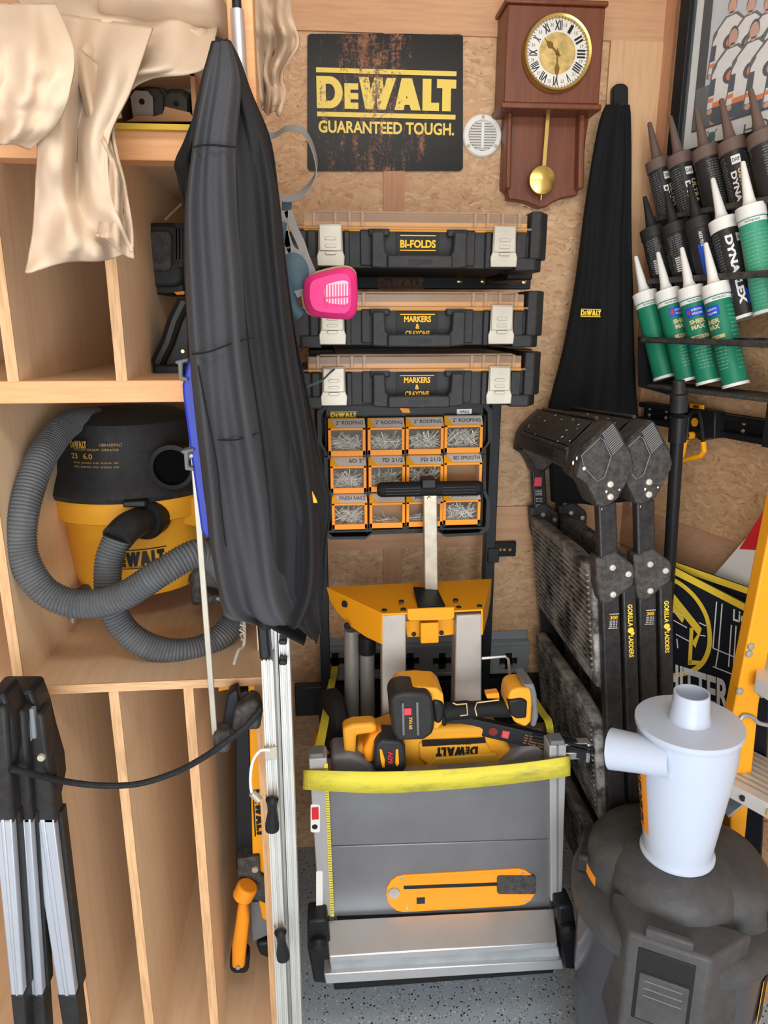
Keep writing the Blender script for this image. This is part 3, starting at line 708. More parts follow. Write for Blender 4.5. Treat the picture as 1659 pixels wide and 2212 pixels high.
for px in (88, 242, 402): divider(P(px, 1560, YF).x, zb, zs1)
divider(XR-.014, zb, zs1, 'side_panel')
obj('side_panel', MB().b2(XR-.016, XR, YF+.10, YBK, zs, zr(277)-.012), M_ply, t)
obj('side_panel', MB().b2(XL-.016, XL, YF, YBK, .0, zr(277)), M_ply, t)
# upright post and gas strut at the top
a = P(492, 60, 1.07); b = P(548, 60, 1.07)
t2 = thing('wooden_post', 'pine post rising beside the canvas cloth above the cabinet', 'post', (a.x, 1.07, 1.7))
obj('post_body', MB().b2(a.x, b.x, 1.07, 1.11, zr(345)+.0, 2.30), M_pine, t2, bevel=.002)
t2 = thing('gas_strut', 'chrome rod fixed upright on the wooden post', 'rod', P(518, 200, 1.05))
p0, p1 = P(524, 230, 1.055), P(512, 22, 1.055)
obj('tube', MB().cyl(p0, p1, .0085, seg=20), M_alu, t2); obj('end_fitting', MB().cyl(p1, p1+(p1-p0).normalized()*.02, .006, seg=12), M_dark, t2)

# ================================================================ cardboard box with brackets
ZT = zr(277)
Yx = 1.14
t = thing('cardboard_box', 'open cardboard box of metal brackets lying on the cabinet top', 'box', P(350, 275, Yx))
a, b = P(230, 150, Yx), P(426, 262, Yx); z1 = a.z; zz = ZT+.003
bx = MB().b2(a.x, b.x, Yx, Yx+.30, zz, zz+.006); obj('box_floor', bx, M_card, t)
obj('box_top', MB().b2(a.x, b.x, Yx, Yx+.30, z1-.005, z1), M_card, t)
obj('box_side', MB().b2(b.x-.006, b.x, Yx, Yx+.30, zz, z1), M_card, t); obj('box_side', MB().b2(a.x, a.x+.006, Yx, Yx+.30, zz, z1), M_card, t)
fl = MB(); c0 = P(270, 262, Yx); c1 = P(425, 258, Yx)
pts = [(272, 262), (300, 250), (330, 252), (352, 246), (356, 230), (380, 236), (410, 243), (424, 262)]
fl.prism([P(x, y, Yx-.002) for x, y in pts], (0, .004, 0)); obj('torn_flap', fl, M_card, t)
obj('box_back', MB().b2(a.x, b.x, Yx+.29, Yx+.30, zz, z1), M_card, t)
t = thing('yellow_strip', 'thin yellow strip along the cabinet top edge under the cardboard box', 'strip', P(340, 276, 1.09))
a, b = P(240, 272, 1.085), P(422, 281, 1.085); obj('strip_body', MB().b2(a.x, b.x, 1.086, 1.099, b.z, b.z+.007), mat('dull yellow strip', (200, 164, 58), .6), t)
M_brk = mat('bronze steel bracket', (92, 90, 78), .4, .6, .2, 30)
def bracket(px, py, s, shade, lab):
    p = P(px, py, Yx+.03+s*.0)
    t = thing('metal_bracket', lab, 'bracket', p)
    g = MB(); r0 = .016
    pr = [p+Vector((x*r0, 0, z*r0)) for x, z in ((-.9, -1.2), (.9, -1.2), (1.0, .6), (.55, 1.1), (-.55, 1.1), (-1.0, .6))]
    g.prism(pr, (0, .002, 0)); g.prism([p+Vector((x*r0, .002, z*r0)) for x, z in ((-.55, 1.1), (.55, 1.1), (.55, 1.0), (-.55, 1.0))], (0, .05, .010))
    o = obj('bracket_body', g, shade, t, bevel=.0006); obj('hole', MB().lathe(p+Vector((0, -.0003, .003)), [(.004, 0), (.004, .001)], 16, (0, -1, 0)), M_blk2, o)
    return t
bracket(307, 225, 0, M_steel, 'pale metal bracket with a round hole at the front of the cardboard box')
k = 0
for i, (px, py) in enumerate(((325, 215), (332, 208), (338, 203), (344, 214), (290, 200), (300, 197), (318, 193), (285, 232), (336, 188))):
    q = bracket(px, py, 0, M_brk, 'dark metal bracket in the heap on the left of the cardboard box'); q.location.y += .012*(i+1); q['group'] = 'dark brackets heaped in the box'
for i, (px, py) in enumerate(((378, 225), (378, 216), (377, 209), (377, 202))):
    q = bracket(px, py, 0, M_brk, 'bronze metal bracket in the small stack on the right of the cardboard box'); q.location.y += .010*(i+1); q['group'] = 'stacked brackets in the box'

# ================================================================ drop cloths
def drape(name, rows, Y, folds, amp, m, parent=None, nu=40, nv=10, dy=None, seed=1, th=.0035, tw=.35):
    """rows: (left px, left py, right px, right py) from top to bottom; the sheet bellies in vertical folds"""
    rn = random.Random(seed); ph = [rn.uniform(0, 6) for _ in range(4)]
    L = catmull([Vector((r[0], r[1], (r[4] if len(r) > 4 else 0))) for r in rows], nv); Rr = catmull([Vector((r[2], r[3], (r[4] if len(r) > 4 else 0))) for r in rows], nv)
    g = []; m_ = len(L)
    for i in range(m_):
        v = i/(m_-1); row = []
        for j in range(nu+1):
            u = j/nu; x = L[i].x+(Rr[i].x-L[i].x)*u; y = L[i].y+(Rr[i].y-L[i].y)*u
            y += 5*math.sin(folds*2*PI*u+ph[0]) if v > .9 else 0
            f = math.sin(folds*2*PI*u+ph[0]+tw*math.sin(3*v+ph[1])*3)+.5*math.sin(folds*4.3*PI*u+ph[2]+2*v)+.35*math.sin(7*v+5*u+ph[3])
            nz_ = noise.noise(Vector((u*3.2+seed, v*5, seed*1.7)))*1.5+noise.noise(Vector((u*8+seed, v*11, seed)))*.2
            f = f*.7+nz_*1.2
            a = amp*(f*(.35+.65*math.sin(PI*min(1, .12+u*.76))))+.35*amp*math.sin(9*v+ph[1])*math.cos(4*u)
            row.append(P(x, y, Y+L[i].z+a))
        g.append(row)
    return obj(name, MB().grid(g), m, parent, solid=th, ang=80)
t = thing('canvas_drop_cloth', 'crumpled beige canvas drop cloth hanging over the cabinet top at left', 'cloth', P(150, 300, 1.0))
# long tail hanging down (front lit panel and its right flap)
drape('hanging_tail', [(40, 20, 330, 60, .10), (60, 150, 285, 190, .02), (82, 300, 236, 300, -.02), (78, 400, 240, 420, -.01), (72, 500, 270, 500, .0), (56, 585, 288, 545, .0)], .99, 1.4, .022, M_cotton, t, nu=60, seed=4)
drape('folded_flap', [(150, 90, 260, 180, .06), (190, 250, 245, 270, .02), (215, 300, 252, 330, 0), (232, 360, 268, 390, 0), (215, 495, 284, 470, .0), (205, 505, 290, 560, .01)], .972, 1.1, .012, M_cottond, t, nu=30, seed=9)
drape('side_swag', [(-60, 10, 120, 10, .05), (-60, 100, 160, 110, -.02), (-60, 190, 150, 200, -.05), (-60, 260, 120, 268, -.03), (-60, 306, 64, 318, .0)], .96, 1.2, .016, M_cotton, t, nu=60, seed=2)
drape('shoulder', [(30, -10, 480, -10, .16), (60, 30, 470, 60, .10), (90, 80, 440, 150, .04), (120, 140, 330, 168, .03), (150, 200, 268, 210, .04), (170, 250, 262, 250, .05)], 1.03, 1.8, .022, M_cotton, t, nu=60, seed=12)
t = thing('folded_canvas', 'thick folded canvas bundle on top of the cabinet behind the drop cloth', 'cloth', P(400, 150, 1.2))
def bundle(name, x0, x1, y0, y1, Ya, Yb, m, par, r=.03, seed=1):
    a, b = P(x0, y0, Ya), P(x1, y1, Ya); n = 14; rn = random.Random(seed); rs = []
    zt, zb_ = a.z, b.z; h = (zt-zb_)/2; zc = (zt+zb_)/2
    for i in range(n+1):
        u = i/n; x = a.x+(b.x-a.x)*u; q = 1-.25*abs(2*u-1)**4; ring = []
        for k in range(24):
            t_ = 2*PI*k/24; cx_, cz_ = math.cos(t_), math.sin(t_)
            yy = math.copysign(abs(cx_)**.6, cx_); zz_ = math.copysign(abs(cz_)**.6, cz_); w = 1+.04*math.sin(5*u+k)+.05*rn.uniform(-1, 1)
            ring.append(Vector((x, (Ya+Yb)/2+yy*(Yb-Ya)/2*q*w, zc+zz_*h*q*w)))
        rs.append(ring)
    return obj(name, MB().rings(rs), m, par, sub=1, ang=80)
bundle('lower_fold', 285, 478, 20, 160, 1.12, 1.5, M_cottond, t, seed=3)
bundle('upper_fold', 170, 480, -90, 30, 1.08, 1.5, M_cotton, t, seed=5)
t = thing('canvas_sheet', 'beige canvas sheet hanging behind the wooden post near the sign', 'cloth', P(580, 150, 1.25))
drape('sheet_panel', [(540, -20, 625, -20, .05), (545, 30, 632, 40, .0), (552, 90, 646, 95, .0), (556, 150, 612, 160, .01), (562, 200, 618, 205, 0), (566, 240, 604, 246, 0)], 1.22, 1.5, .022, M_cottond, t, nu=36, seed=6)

# ================================================================ tools in the dark cubby
t = thing('jobsite_charger', 'black box shaped charger with a rounded panel hanging in the dark cubby', 'charger', P(345, 635, 1.36))
Yk = 1.34
obj('charger_body', MB().prism([P(x, y, Yk) for x, y in rrect(291, 480, 396, 620, 22)], (0, .16, 0)), M_blk, t, bevel=.008, seg=3)
obj('front_panel', MB().prism([P(x, y, Yk-.006) for x, y in rrect(306, 498, 372, 586, 14)], (0, .01, 0)), M_blkd, t, bevel=.003)
obj('base', MB().prism([P(x, y, Yk+.01) for x, y in rrect(302, 612, 398, 636, 8)], (0, .13, 0)), M_blk2, t, bevel=.003)
for x0, x1 in ((308, 328), (376, 398)): obj('orange_tab', MB().plate([(x0, 631), (x1, 629), (x1, 636), (x0+6, 637)], Yk+.004, .01), M_ora, t)
ht = MB()
for k in range(3): ht.plate(rrect(375+k*7, 482, 380+k*7, 572, 2, 3), Yk-.03, .03)
ht.plate([(374, 480), (396, 482), (396, 492), (374, 492)], Yk-.03, .03).plate([(374, 560), (396, 560), (394, 578), (378, 574)], Yk-.03, .03); obj('ribbed_clip', ht, M_blk2, t, bevel=.002)
t = thing('metal_pin', 'thin pale metal rod leaning in the dark cubby above the charger', 'rod', P(372, 458, 1.3))
obj('rod', MB().cyl(P(357, 474, 1.3), P(391, 441, 1.33), .002), M_alu, t)
t = thing('power_tool', 'long black power tool standing on the rail inside the dark cubby', 'tool', P(370, 815, 1.28))
body = [(404, 640), (412, 720), (412, 812), (326, 810), (322, 790), (338, 765), (352, 718), (370, 672), (388, 645)]
obj('tool_body', MB().plate(body, 1.27, .09), M_blk, t, bevel=.010, seg=3)
obj('tool_spine', MB().tube([P(x, y, 1.265) for x, y in ((398, 650), (378, 690), (362, 740), (340, 785))], .012), M_blk2, t)
obj('foot', MB().plate(rrect(330, 788, 412, 814, 8), 1.25, .12), M_blk2, t, bevel=.004)
obj('screw', MB().lathe(P(395, 759, 1.269), [(.004, 0), (.003, .002)], 10, (0, -1, 0)), M_brass, t)

# ================================================================ wet and dry vacuum
Yv = 1.45
cx = P(305, 1200, Yv).x
zt, zb_ = P(300, 1045, Yv).z, P(300, 1300, Yv).z
zb_ = max(zb_, zs+.055)
t = thing('shop_vacuum', 'yellow and black wet dry vacuum with a looping grey hose on the cabinet shelf', 'vacuum cleaner', (cx, Yv, zs))
c = Vector((cx, Yv, zb_)); h = zt-zb_
Rt = .163
tub = obj('tub', MB().lathe(c, [(.11, 0), (.122, .006), (.128, .03), (Rt*.90, h*.78), (Rt*.98, h*.79), (Rt, h*.80), (Rt*1.02, h), (.1, h)], 56), M_yel, t)
for a in (-150, -30): 
    d = Vector((math.cos(R(a)), math.sin(R(a)), 0)); obj('tub_latch_block', MB().box(c+d*(Rt*.97)+Z3*(h*.83), (.05, .05, .06), Matrix.Rotation(R(a), 3, 'Z')), M_yel, t, bevel=.006)
z1 = zt-zb_
lid = obj('motor_head', MB().lathe(c, [(Rt*1.04, h), (Rt*1.07, h+.01), (Rt*1.03, h+.022), (Rt*.92, h+.045), (Rt*.86, h+.10), (Rt*.78, h+.135), (Rt*.55, h+.15), (.001, h+.153)], 56), M_blk, t)
o_ = Vector((cx, Yv, 0)); pr = c+Vector((P(372, 985, Yv-.14).x-cx, -.150, h+.062))
obj('blower_port', MB().lathe(pr+Vector((0, .03, 0)), [(.041, 0), (.041, .03), (.033, .032), (.032, .004), (.001, .002)], 32, (0, -1, 0)), M_blk2, t)
lt = MB(); A0 = -.33; rr = Rt*.90
def lab(s, px, zoff, w, hh, b=0., lg=False): wtext(lt, s, (cx, Yv, zb_+h+.07), (0, 0, 1), (0, -1, 0), rr, px, zoff, w, hh, b, lg)
lab('', -.40, .034, .034, .013, lg=True); lab('1-800-4-DEWALT', .02, .034, .040, .005); lab('WET/DRY VACUUM   ASPIRADOR', -.18, .025, .085, .004)
lab('23', -.47, .013, .014, .010, .02); lab('6.0', -.28, .013, .018, .010, .02); 
for k in range(5): lab('IIIIII IIIIIIIII IIIII IIIIIIII IIII'[k:], -.2, .001-k*.0075, .085, .0028)
obj('spec_label', lt, mat('faded gold print', (176, 134, 56), .5), lid)
lt = MB(); wtext(lt, '', (cx, Yv, zb_), (0, 0, 1), (0, -1, 0), .150*.93, .20, h*.33+.02, .10, .028, lg=True)
wp = MB(); wpatch(wp, (cx, Yv, zb_), (0, 0, 1), (0, -1, 0), .150*.93, .20, h*.33+.038, .11, .002, .0008); wpatch(wp, (cx, Yv, zb_), (0, 0, 1), (0, -1, 0), .150*.93, .20, h*.33+.002, .11, .002, .0008)
obj('lettering', lt, M_kink, tub); obj('banner_lines', wp, M_kink, tub)
obj('port_shadow', MB().lathe(pr+Vector((0, .012, 0)), [(.0325, 0), (.0325, .002)], 28, (0, -1, 0)), mat('port shadow', (10, 10, 10), .95, 0, .05, 8, 0, 100, 0, .05), t)  # near-black disc stands for the shade inside the blower port
# inlet and hose
pi = P(318, 1120, Yv-.15); el = P(275, 1140, Yv-.21)
obj('inlet_collar', MB().lathe(pi+Vector((0, .03, 0)), [(.040, 0), (.040, .03), (.036, .036), (.028, .036)], 28, (-.25, -1, -.05)), M_blk2, t)
obj('inlet_elbow', MB().tube(catmull([pi+Vector((.0, .03, 0)), pi+Vector((-.01, -.02, 0)), el, P(252, 1165, Yv-.24)], 6), .0265, 20), M_blk, t)
obj('inlet_clip', MB().box(pi+Vector((-.012, -.02, .036)), (.040, .03, .012)), M_blk2, t, bevel=.003)
def hose(path, r, pitch, name, parent, m):
    pts = catmull(path, 24); L = [0]
    for a, b in zip(pts, pts[1:]): L.append(L[-1]+(b-a).length)
    n = int(L[-1]/pitch)*3; out = []; rr = []; j = 0
    for i in range(n+1):
        s = L[-1]*i/n
        while j < len(L)-2 and L[j+1] < s: j += 1
        u = (s-L[j])/max(1e-9, L[j+1]-L[j]); out.append(pts[j].lerp(pts[j+1], min(1, u))); rr.append(r*(1, .985, .90)[i % 3])
    return obj(name, MB().tube(out, rr, 20), m, parent, ang=60)
Y1 = 1.22
hp = [P(252, 1165, Yv-.24), P(235, 1215, 1.20), P(236, 1290, 1.185), P(265, 1355, 1.18), P(320, 1395, 1.18), P(395, 1408, 1.19), P(465, 1385, 1.22), P(508, 1330, 1.25), P(500, 1260, 1.22), P(465, 1210, 1.18), P(425, 1195, 1.15), P(350, 1235, 1.125), P(260, 1290, 1.12), P(170, 1305, 1.12), P(95, 1275, 1.12), P(50, 1200, 1.125), P(50, 1110, 1.14), P(80, 1010, 1.19), P(112, 955, 1.25), P(150, 915, 1.33), P(205, 905, 1.42)]
hose(hp, .0238, .0056, 'hose', t, M_grey)
for k, (px, py) in enumerate(((140, 1345), (470, 1330))):
    p = PZ(px, py, zs+.028); p = Vector((p.x, min(max(p.y, 1.28), 1.6), zs+.028))
    w_ = obj('caster', MB().lathe(p+Vector((-.012, 0, 0)), [(.01, 0), (.026, 0), (.028, .004), (.028, .020), (.026, .024), (.01, .024)], 24, (1, 0, 0)), M_rub, t)
    obj('caster_fork', MB().tube([p+Vector((.014, 0, 0)), p+Vector((.016, .0, .03)), p+Vector((0, .0, .036))], .004, 8), M_steel, w_)
    q = Vector((cx+(p.x-cx)*.62, Yv-.04, zb_+.02)); obj('caster_arm', MB().bar(p+Z3*.032, q, .03, .018, (0, 1, 0)), M_blkd, t, bevel=.004)
bl = MB(); a = P(440, 1265, Yv-.17); bl.prism([P(x, y, 1.335) for x, y in ((412, 1232), (450, 1218), (500, 1226), (505, 1302), (410, 1312))], (0, .06, 0)); obj('foot_bumper', bl, M_blkd, t, bevel=.01)

# ================================================================ folded sawhorses at far left
def sawhorse(i, label, xo, yo):
    t = thing('folded_sawhorse', label, 'sawhorse', (P(60, 1900, .98).x+xo, .98+yo, 0))
    Yq = .96+yo
    return t, Yq
t, Yq = sawhorse(0, 'folded aluminium and black sawhorse leaning against the cabinet at lower left', 0, 0)
M_blal = mat('blue grey aluminium', (186, 192, 202), .38, .45, .05, 8)
for i, (x0, x1, u0, u1, dy) in enumerate(((-14, 25, 24, 50, -.03), (34, 66, 66, 92, 0), (66, 116, 126, 163, .02))):
    a0, a1, b0, b1 = P(x0, 1770, Yq+dy), P(x1, 1770, Yq+dy), P(u0, 2150, Yq+dy), P(u1, 2150, Yq+dy)
    lg = MB(); ya = Vector((0, .016, 0)); w = a1-a0; obj('dark_backing', MB().prism([a0+ya*1.05-w*.12, a1+ya*1.05+w*.18, b1+ya*1.05+w*.18, b0+ya*1.05-w*.12], ya*1.3), M_blk, t)  # black backing added to darken the gaps between the legs
    lg.prism([a0, a1, b1, b0], ya); lg.prism([a0+w*.38-ya*.12, a0+w*.62-ya*.12, b0+(b1-b0)*.62-ya*.12, b0+(b1-b0)*.38-ya*.12], ya*.2)
    L = obj('leg', lg, M_blal, t, bevel=.002)
    e0, e1 = b0+(b0-a0).normalized()*.10, b1+(b1-a1).normalized()*.10
    obj('end_cap', MB().prism([b0-w*.05, b1+w*.05, e1+w*.05, e0-w*.05], ya*2.2), M_blk, L, bevel=.003)
    s0, s1 = a0-(b0-a0).normalized()*.18, a1-(b1-a1).normalized()*.18
    obj('upper_socket', MB().prism([s0-w*.08, s1+w*.08, a1+w*.08+(b1-a1)*.03, a0-w*.08+(b0-a0)*.03], ya*2.4), M_blk, L, bevel=.005)
obj('hinge_bracket', MB().plate([(-20, 1492), (68, 1492), (86, 1540), (100, 1600), (118, 1660), (122, 1700), (110, 1760), (20, 1600), (-20, 1590)], Yq+.03, .05), M_dark, t, bevel=.006)
rb = MB()
for k in range(5): rb.bar(P(26+k*11, 1540-k*3, Yq+.02), P(40+k*9, 1612-k*5, Yq+.02), .007, .012)
obj('grip_ribs', rb, mat('grey plastic ribs', (128, 134, 142), .5), t, bevel=.002)
obj('top_beam', MB().plate([(-20, 1500), (10, 1500), (30, 1560), (34, 1620), (20, 1700), (-20, 1720)], Yq-.02, .05), M_dark, t, bevel=.005)
sp = MB()
for x in (10, 90): sp.lathe(P(x, 1635, Yq-.021), [(.006, 0), (.005, .004)], 12, (0, -1, 0))
objs('rivet', sp, M_steel, t)

# ================================================================ orange miter saw stand in the right bay
t = thing('saw_stand_arm', 'orange and black folded saw stand leg standing in the right hand cabinet slot', 'stand', P(550, 2080, 1.25))
Yo = 1.22
bm_ = obj('beam', MB().plate([(536, 1480), (572, 1470), (590, 1600), (592, 2000), (566, 1985), (546, 1880)], Yo, .05), M_yelp, t, bevel=.003)
lt = MB(); 
a, b = P(552, 1705, Yo), P(565, 1805, Yo); logo(lt, P(562, 1756, Yo-.001), (a.z-b.z), .026, (0, 0, -1), (1, 0, 0)); obj('lettering', lt, M_kink, bm_)
obj('black_channel', MB().plate([(507, 1500), (536, 1490), (548, 1860), (510, 1880)], Yo+.02, .04), M_dark, t, bevel=.003)
obj('pivot_plate', MB().plate([(512, 1856), (560, 1850), (562, 1890), (590, 1905), (592, 1960), (515, 1930)], Yo-.01, .05), M_blkd, t, bevel=.003)
obj('pivot_pin', MB().lathe(P(551, 1877, Yo-.011), [(.007, 0), (.006, .004)], 14, (0, -1, 0)), M_steel, t)
obj('lever_head', MB().tube([P(536, 1912, Yo-.03), P(523, 1938, Yo-.03)], .021, 16), M_ora, t, bevel=.004)
lv = MB().plate([(514, 1955), (532, 1948), (538, 1990), (532, 2050), (528, 2096), (500, 2096), (500, 2050), (508, 2000)], Yo-.03, .03)
L = obj('lever', lv, M_ora, t, bevel=.008, seg=3)
obj('lever_tip', MB().prism([P(x, y, Yo-.022) for x, y in rrect(496, 2060, 538, 2104, 14)], (0, .03, 0)), M_blk2, L, bevel=.004)
obj('pin', MB().lathe(P(514, 2090, Yo-.031), [(.005, 0), (.004, .002)], 12, (0, -1, 0)), M_steel, L)
obj('foot_bracket', MB().plate([(540, 1950), (576, 1950), (580, 2020), (545, 2036)], Yo+.01, .03), M_gry, t, bevel=.002)
obj('rubber_foot', MB().plate([(552, 2038), (590, 2034), (594, 2078), (560, 2064)], Yo, .05), M_blk2, t, bevel=.006)
t = thing('orange_hinge', 'small orange steel bracket screwed under the vacuum shelf', 'bracket', P(485, 1490, 1.13))
obj('hinge_plate', MB().plate([(472, 1464), (498, 1461), (498, 1489), (472, 1494)], 1.16, .006), M_ora, t, bevel=.001); obj('screw', MB().lathe(P(490, 1477, 1.159), [(.003, 0), (.0025, .002)], 10, (0, -1, 0)), M_blk2, t)

# ================================================================ aluminium platform leg standing by the cabinet
Ya = .98
t = thing('aluminium_stand', 'tall grooved aluminium stand legs with black knobs beside the cabinet', 'stand', P(625, 2212, Ya))
M_wal = mat('bright aluminium extrusion', (214, 214, 210), .38, .55, .05, 10)
def rail(x0, x1, y0, u0, u1, y1, dy, name='leg'):
    a0, a1, b0, b1 = P(x0, y0, Ya+dy), P(x1, y0, Ya+dy), P(u0, y1, Ya+dy), P(u1, y1, Ya+dy); g = MB(); th = Vector((0, .03, 0))
    g.prism([a0, a1, b1, b0], th)
    for f0, f1 in ((0, .14), (.36, .5), (.62, .7), (.88, 1)): 
        fr_ = Vector((0, -.004, 0)); g.prism([a0+(a1-a0)*f0+fr_, a0+(a1-a0)*f1+fr_, b0+(b1-b0)*f1+fr_, b0+(b1-b0)*f0+fr_], -fr_*1.2)
    return obj(name, g, M_wal, t, bevel=.0008)
ra = rail(564, 590, 1425, 604, 628, 2330, 0); rb_ = rail(576, 598, 1340, 618, 636, 2330, .034); rc = rail(600, 624, 1344, 636, 656, 2330, .02)
obj('corner_grip', MB().plate([(553, 1330), (575, 1330), (585, 1423), (561, 1428)], Ya-.005, .04), M_dark, t, bevel=.004)
ck = MB(); ck.plate(rrect(560, 1385, 566, 1395, 2), Ya-.01, .02)
for y in (1388, 1432):
    obj('rubber_catch', MB().prism([P(x, y_, Ya+.0) for x, y_ in rrect(602, y-6, 620, y+6, 5)], (0, .02, 0)), M_dark, t, bevel=.002)
obj('joint_bracket', MB().plate([(570, 1618), (598, 1614), (600, 1640), (572, 1644)], Ya-.008, .014), M_steel, t, bevel=.001)
for (x, y), (u, v) in (((588, 1732), (588, 1790)), ((606, 2016), (612, 2068))):
    kb = obj('knob', MB().lathe(P(u, v, Ya-.014), [(.011, 0), (.011, .01), (.007, .035), (.008, .05), (.010, .058), (.004, .062)], 18, P(x, y, Ya-.02)-P(u, v, Ya-.014)), M_dark, t)
    obj('knob_mount', MB().box(P(x, y, Ya-.006), (.02, .014, .02)), M_steel, t, bevel=.002)
pts = catmull([P(x, y, Ya-.012) for x, y in ((584, 1620), (562, 1622), (546, 1645), (541, 1680), (544, 1712), (556, 1722))], 8)
obj('cable_loop', MB().tube(pts, .0022, 8), M_white, t); obj('cable_ferrule', MB().cyl(P(544, 1712, Ya-.012), P(560, 1728, Ya-.012), .006, seg=12), M_steel, t)

# ================================================================ black spring clamp, rope and bar clamp
Yc = 1.045
t = thing('bar_clamp', 'bar clamp with blue body, grey pads and long steel bar hanging beside the jacket', 'clamp', P(465, 1585, Yc))
p0, p1 = P(427, 1110, Yc), P(464, 1586, Yc)
obj('bar', MB().bar(P(412, 900, Yc), p1, .009, .005, (1, 0, 0)), M_steel, t, bevel=.001)
bl = MB().plate([(406, 775), (420, 768), (436, 800), (440, 900), (455, 1160), (446, 1166), (434, 1146), (414, 1000), (394, 850), (393, 832)], Yc-.006, .03)
obj('blue_body', bl, M_blue, t, bevel=.006, seg=3)
for x, y in ((398, 798), (411, 992)):
    g = MB().plate([(x-20, y-18), (x+8, y-24), (x+8, y-16), (x-4, y-14), (x-4, y+16), (x+8, y+18), (x+8, y+26), (x-12, y+24), (x-14, y-12), (x-20, y-12)], Yc-.012, .026)
    obj('jaw_pad', g, M_gry, t, bevel=.002)
obj('pivot', MB().cyl(P(402, 985, Yc), P(418, 983, Yc), .006), M_steel, t)
t = thing('spring_clamp', 'black rubber corner clamp on the front edge of the cabinet slot', 'clamp', P(500, 1590, 1.02))
obj('clamp_jaw', MB().plate([(507, 1535), (540, 1512), (558, 1520), (564, 1545), (562, 1578), (500, 1580)], 1.03, .04), M_blkd, t, bevel=.006)
obj('clamp_foot', MB().plate([(468, 1585), (500, 1580), (500, 1600), (494, 1629), (462, 1628), (458, 1590)], 1.03, .04), M_blkd, t, bevel=.006)
obj('clamp_arm', MB().plate([(490, 1500), (512, 1490), (520, 1530), (506, 1585), (484, 1588), (480, 1560)], 1.055, .03), M_dark, t, bevel=.004)
t = thing('black_rope', 'black braided rope sagging across the front of the tall slots', 'rope', P(250, 1695, 1.0))
obj('rope_strand', MB().tube(catmull([P(x, y, yy) for x, y, yy in ((22, 1660, .93), (70, 1672, .95), (140, 1688, 1.0), (220, 1697, 1.02), (300, 1693, 1.03), (380, 1668, 1.03), (440, 1636, 1.02), (480, 1608, 1.01), (530, 1570, 1.01), (566, 1530, 1.02))], 8), .0050, 10), M_rope, t)
t = thing('metal_rod', 'thin curved metal rod with a spring hanging in front of the vacuum shelf', 'rod', P(520, 1370, 1.1))
obj('spring', MB().tube([P(524+.0*k, 1300+k*4, 1.09)+Vector((.0045*math.cos(k*1.9), .0045*math.sin(k*1.9), 0)) for k in range(22)], .0018, 6), M_steel, t)
obj('rod', MB().tube(catmull([P(524, 1290, 1.09), P(528, 1385, 1.09), P(515, 1405, 1.08), P(505, 1436, 1.07)], 6), .003, 8), M_steel, t)
# ================================================================ dark sweatshirt hanging in front
def garment(name, rows, Y, depth, parent, m, folds=7, amp=.012, seed=1, seg=96, nv=9, hem=0):
    """rows: (py, left px, right px, dY, depth factor); a closed hollow sleeve of cloth with hanging folds"""
    rn = random.Random(seed); ph = [rn.uniform(0, 6.28) for _ in range(6)]
    K = catmull([Vector((r[0], r[1], r[2])) for r in rows], nv); D = catmull([Vector((r[3] if len(r) > 3 else 0, r[4] if len(r) > 4 else 1, 0)) for r in rows], nv)
    rs = []; n = len(K)
    for i in range(n):
        v = i/(n-1); yy = Y+D[i].x; py, xl, xr = K[i].x, K[i].y, K[i].z
        a, b = P(xl, py, yy), P(xr, py, yy); c = (a+b)/2; hw = (b.x-a.x)/2; dp = depth*D[i].y; g = []
        grow = .25+.75*min(1, v*2.2)
        for k in range(seg):
            t_ = 2*PI*k/seg; cx_, sy_ = math.cos(t_), math.sin(t_)
            u = k/seg
            f = math.sin(folds*t_+ph[0]+.8*math.sin(2.2*v+ph[1]))+.55*math.sin((folds*2+1)*t_+ph[2]+1.6*math.sin(3*v))+.3*math.sin(13*v+3*t_+ph[3])
            edge = abs(sy_)**.6
            off = amp*grow*(f+1.3*noise.noise(Vector((2.2*math.cos(t_), 2.2*math.sin(t_), v*5+seed))))
            g.append(c+Vector((cx_*hw, sy_*dp+off*edge*(1 if sy_ < 0 else .4), 0)))
        if hem and i == n-1: pass
        rs.append(g)
    return obj(name, MB().rings(rs), m, parent, ang=80)
t = thing('grey_sweatshirt', 'charcoal sweatshirt hanging from a hook in front of the cabinet', 'sweatshirt', P(560, 1360, .98))
garment('body', [(96, 458, 503, .03, .5), (130, 450, 520, .02, .6), (200, 432, 545, .01, .7), (300, 412, 585, 0, .8), (420, 402, 603, 0, .9), (560, 399, 618, 0, 1), (720, 408, 640, 0, 1), (860, 420, 668, 0, 1), (1000, 436, 695, 0, 1), (1090, 448, 716, 0, 1), (1180, 470, 705, 0, 1), (1290, 500, 700, 0, 1), (1362, 640, 698, .01, .8)], .985, .045, t, M_fleece_shade, 6, .016, 5)
garment('sleeve', [(98, 462, 500, .02, .4), (180, 440, 520, 0, .6), (318, 417, 512, 0, .8), (450, 402, 520, 0, .9), (600, 402, 540, 0, 1), (760, 410, 556, 0, 1), (900, 422, 575, 0, 1), (1050, 440, 592, 0, 1), (1160, 452, 604, 0, 1), (1260, 470, 622, 0, 1), (1312, 486, 640, 0, 1), (1330, 540, 634, 0, .9)], .935, .035, t, M_fleece, 4, .010, 11)
garment('sleeve', [(150, 480, 520, .03, .3), (260, 480, 560, .02, .4), (400, 490, 596, 0, .6), (560, 500, 614, 0, .8), (760, 520, 640, 0, 1), (960, 545, 672, 0, 1), (1120, 560, 690, 0, 1), (1250, 560, 690, 0, 1), (1330, 545, 660, 0, 1), (1342, 560, 640, 0, .7)], .948, .03, t, M_fleece_shade, 4, .010, 21)
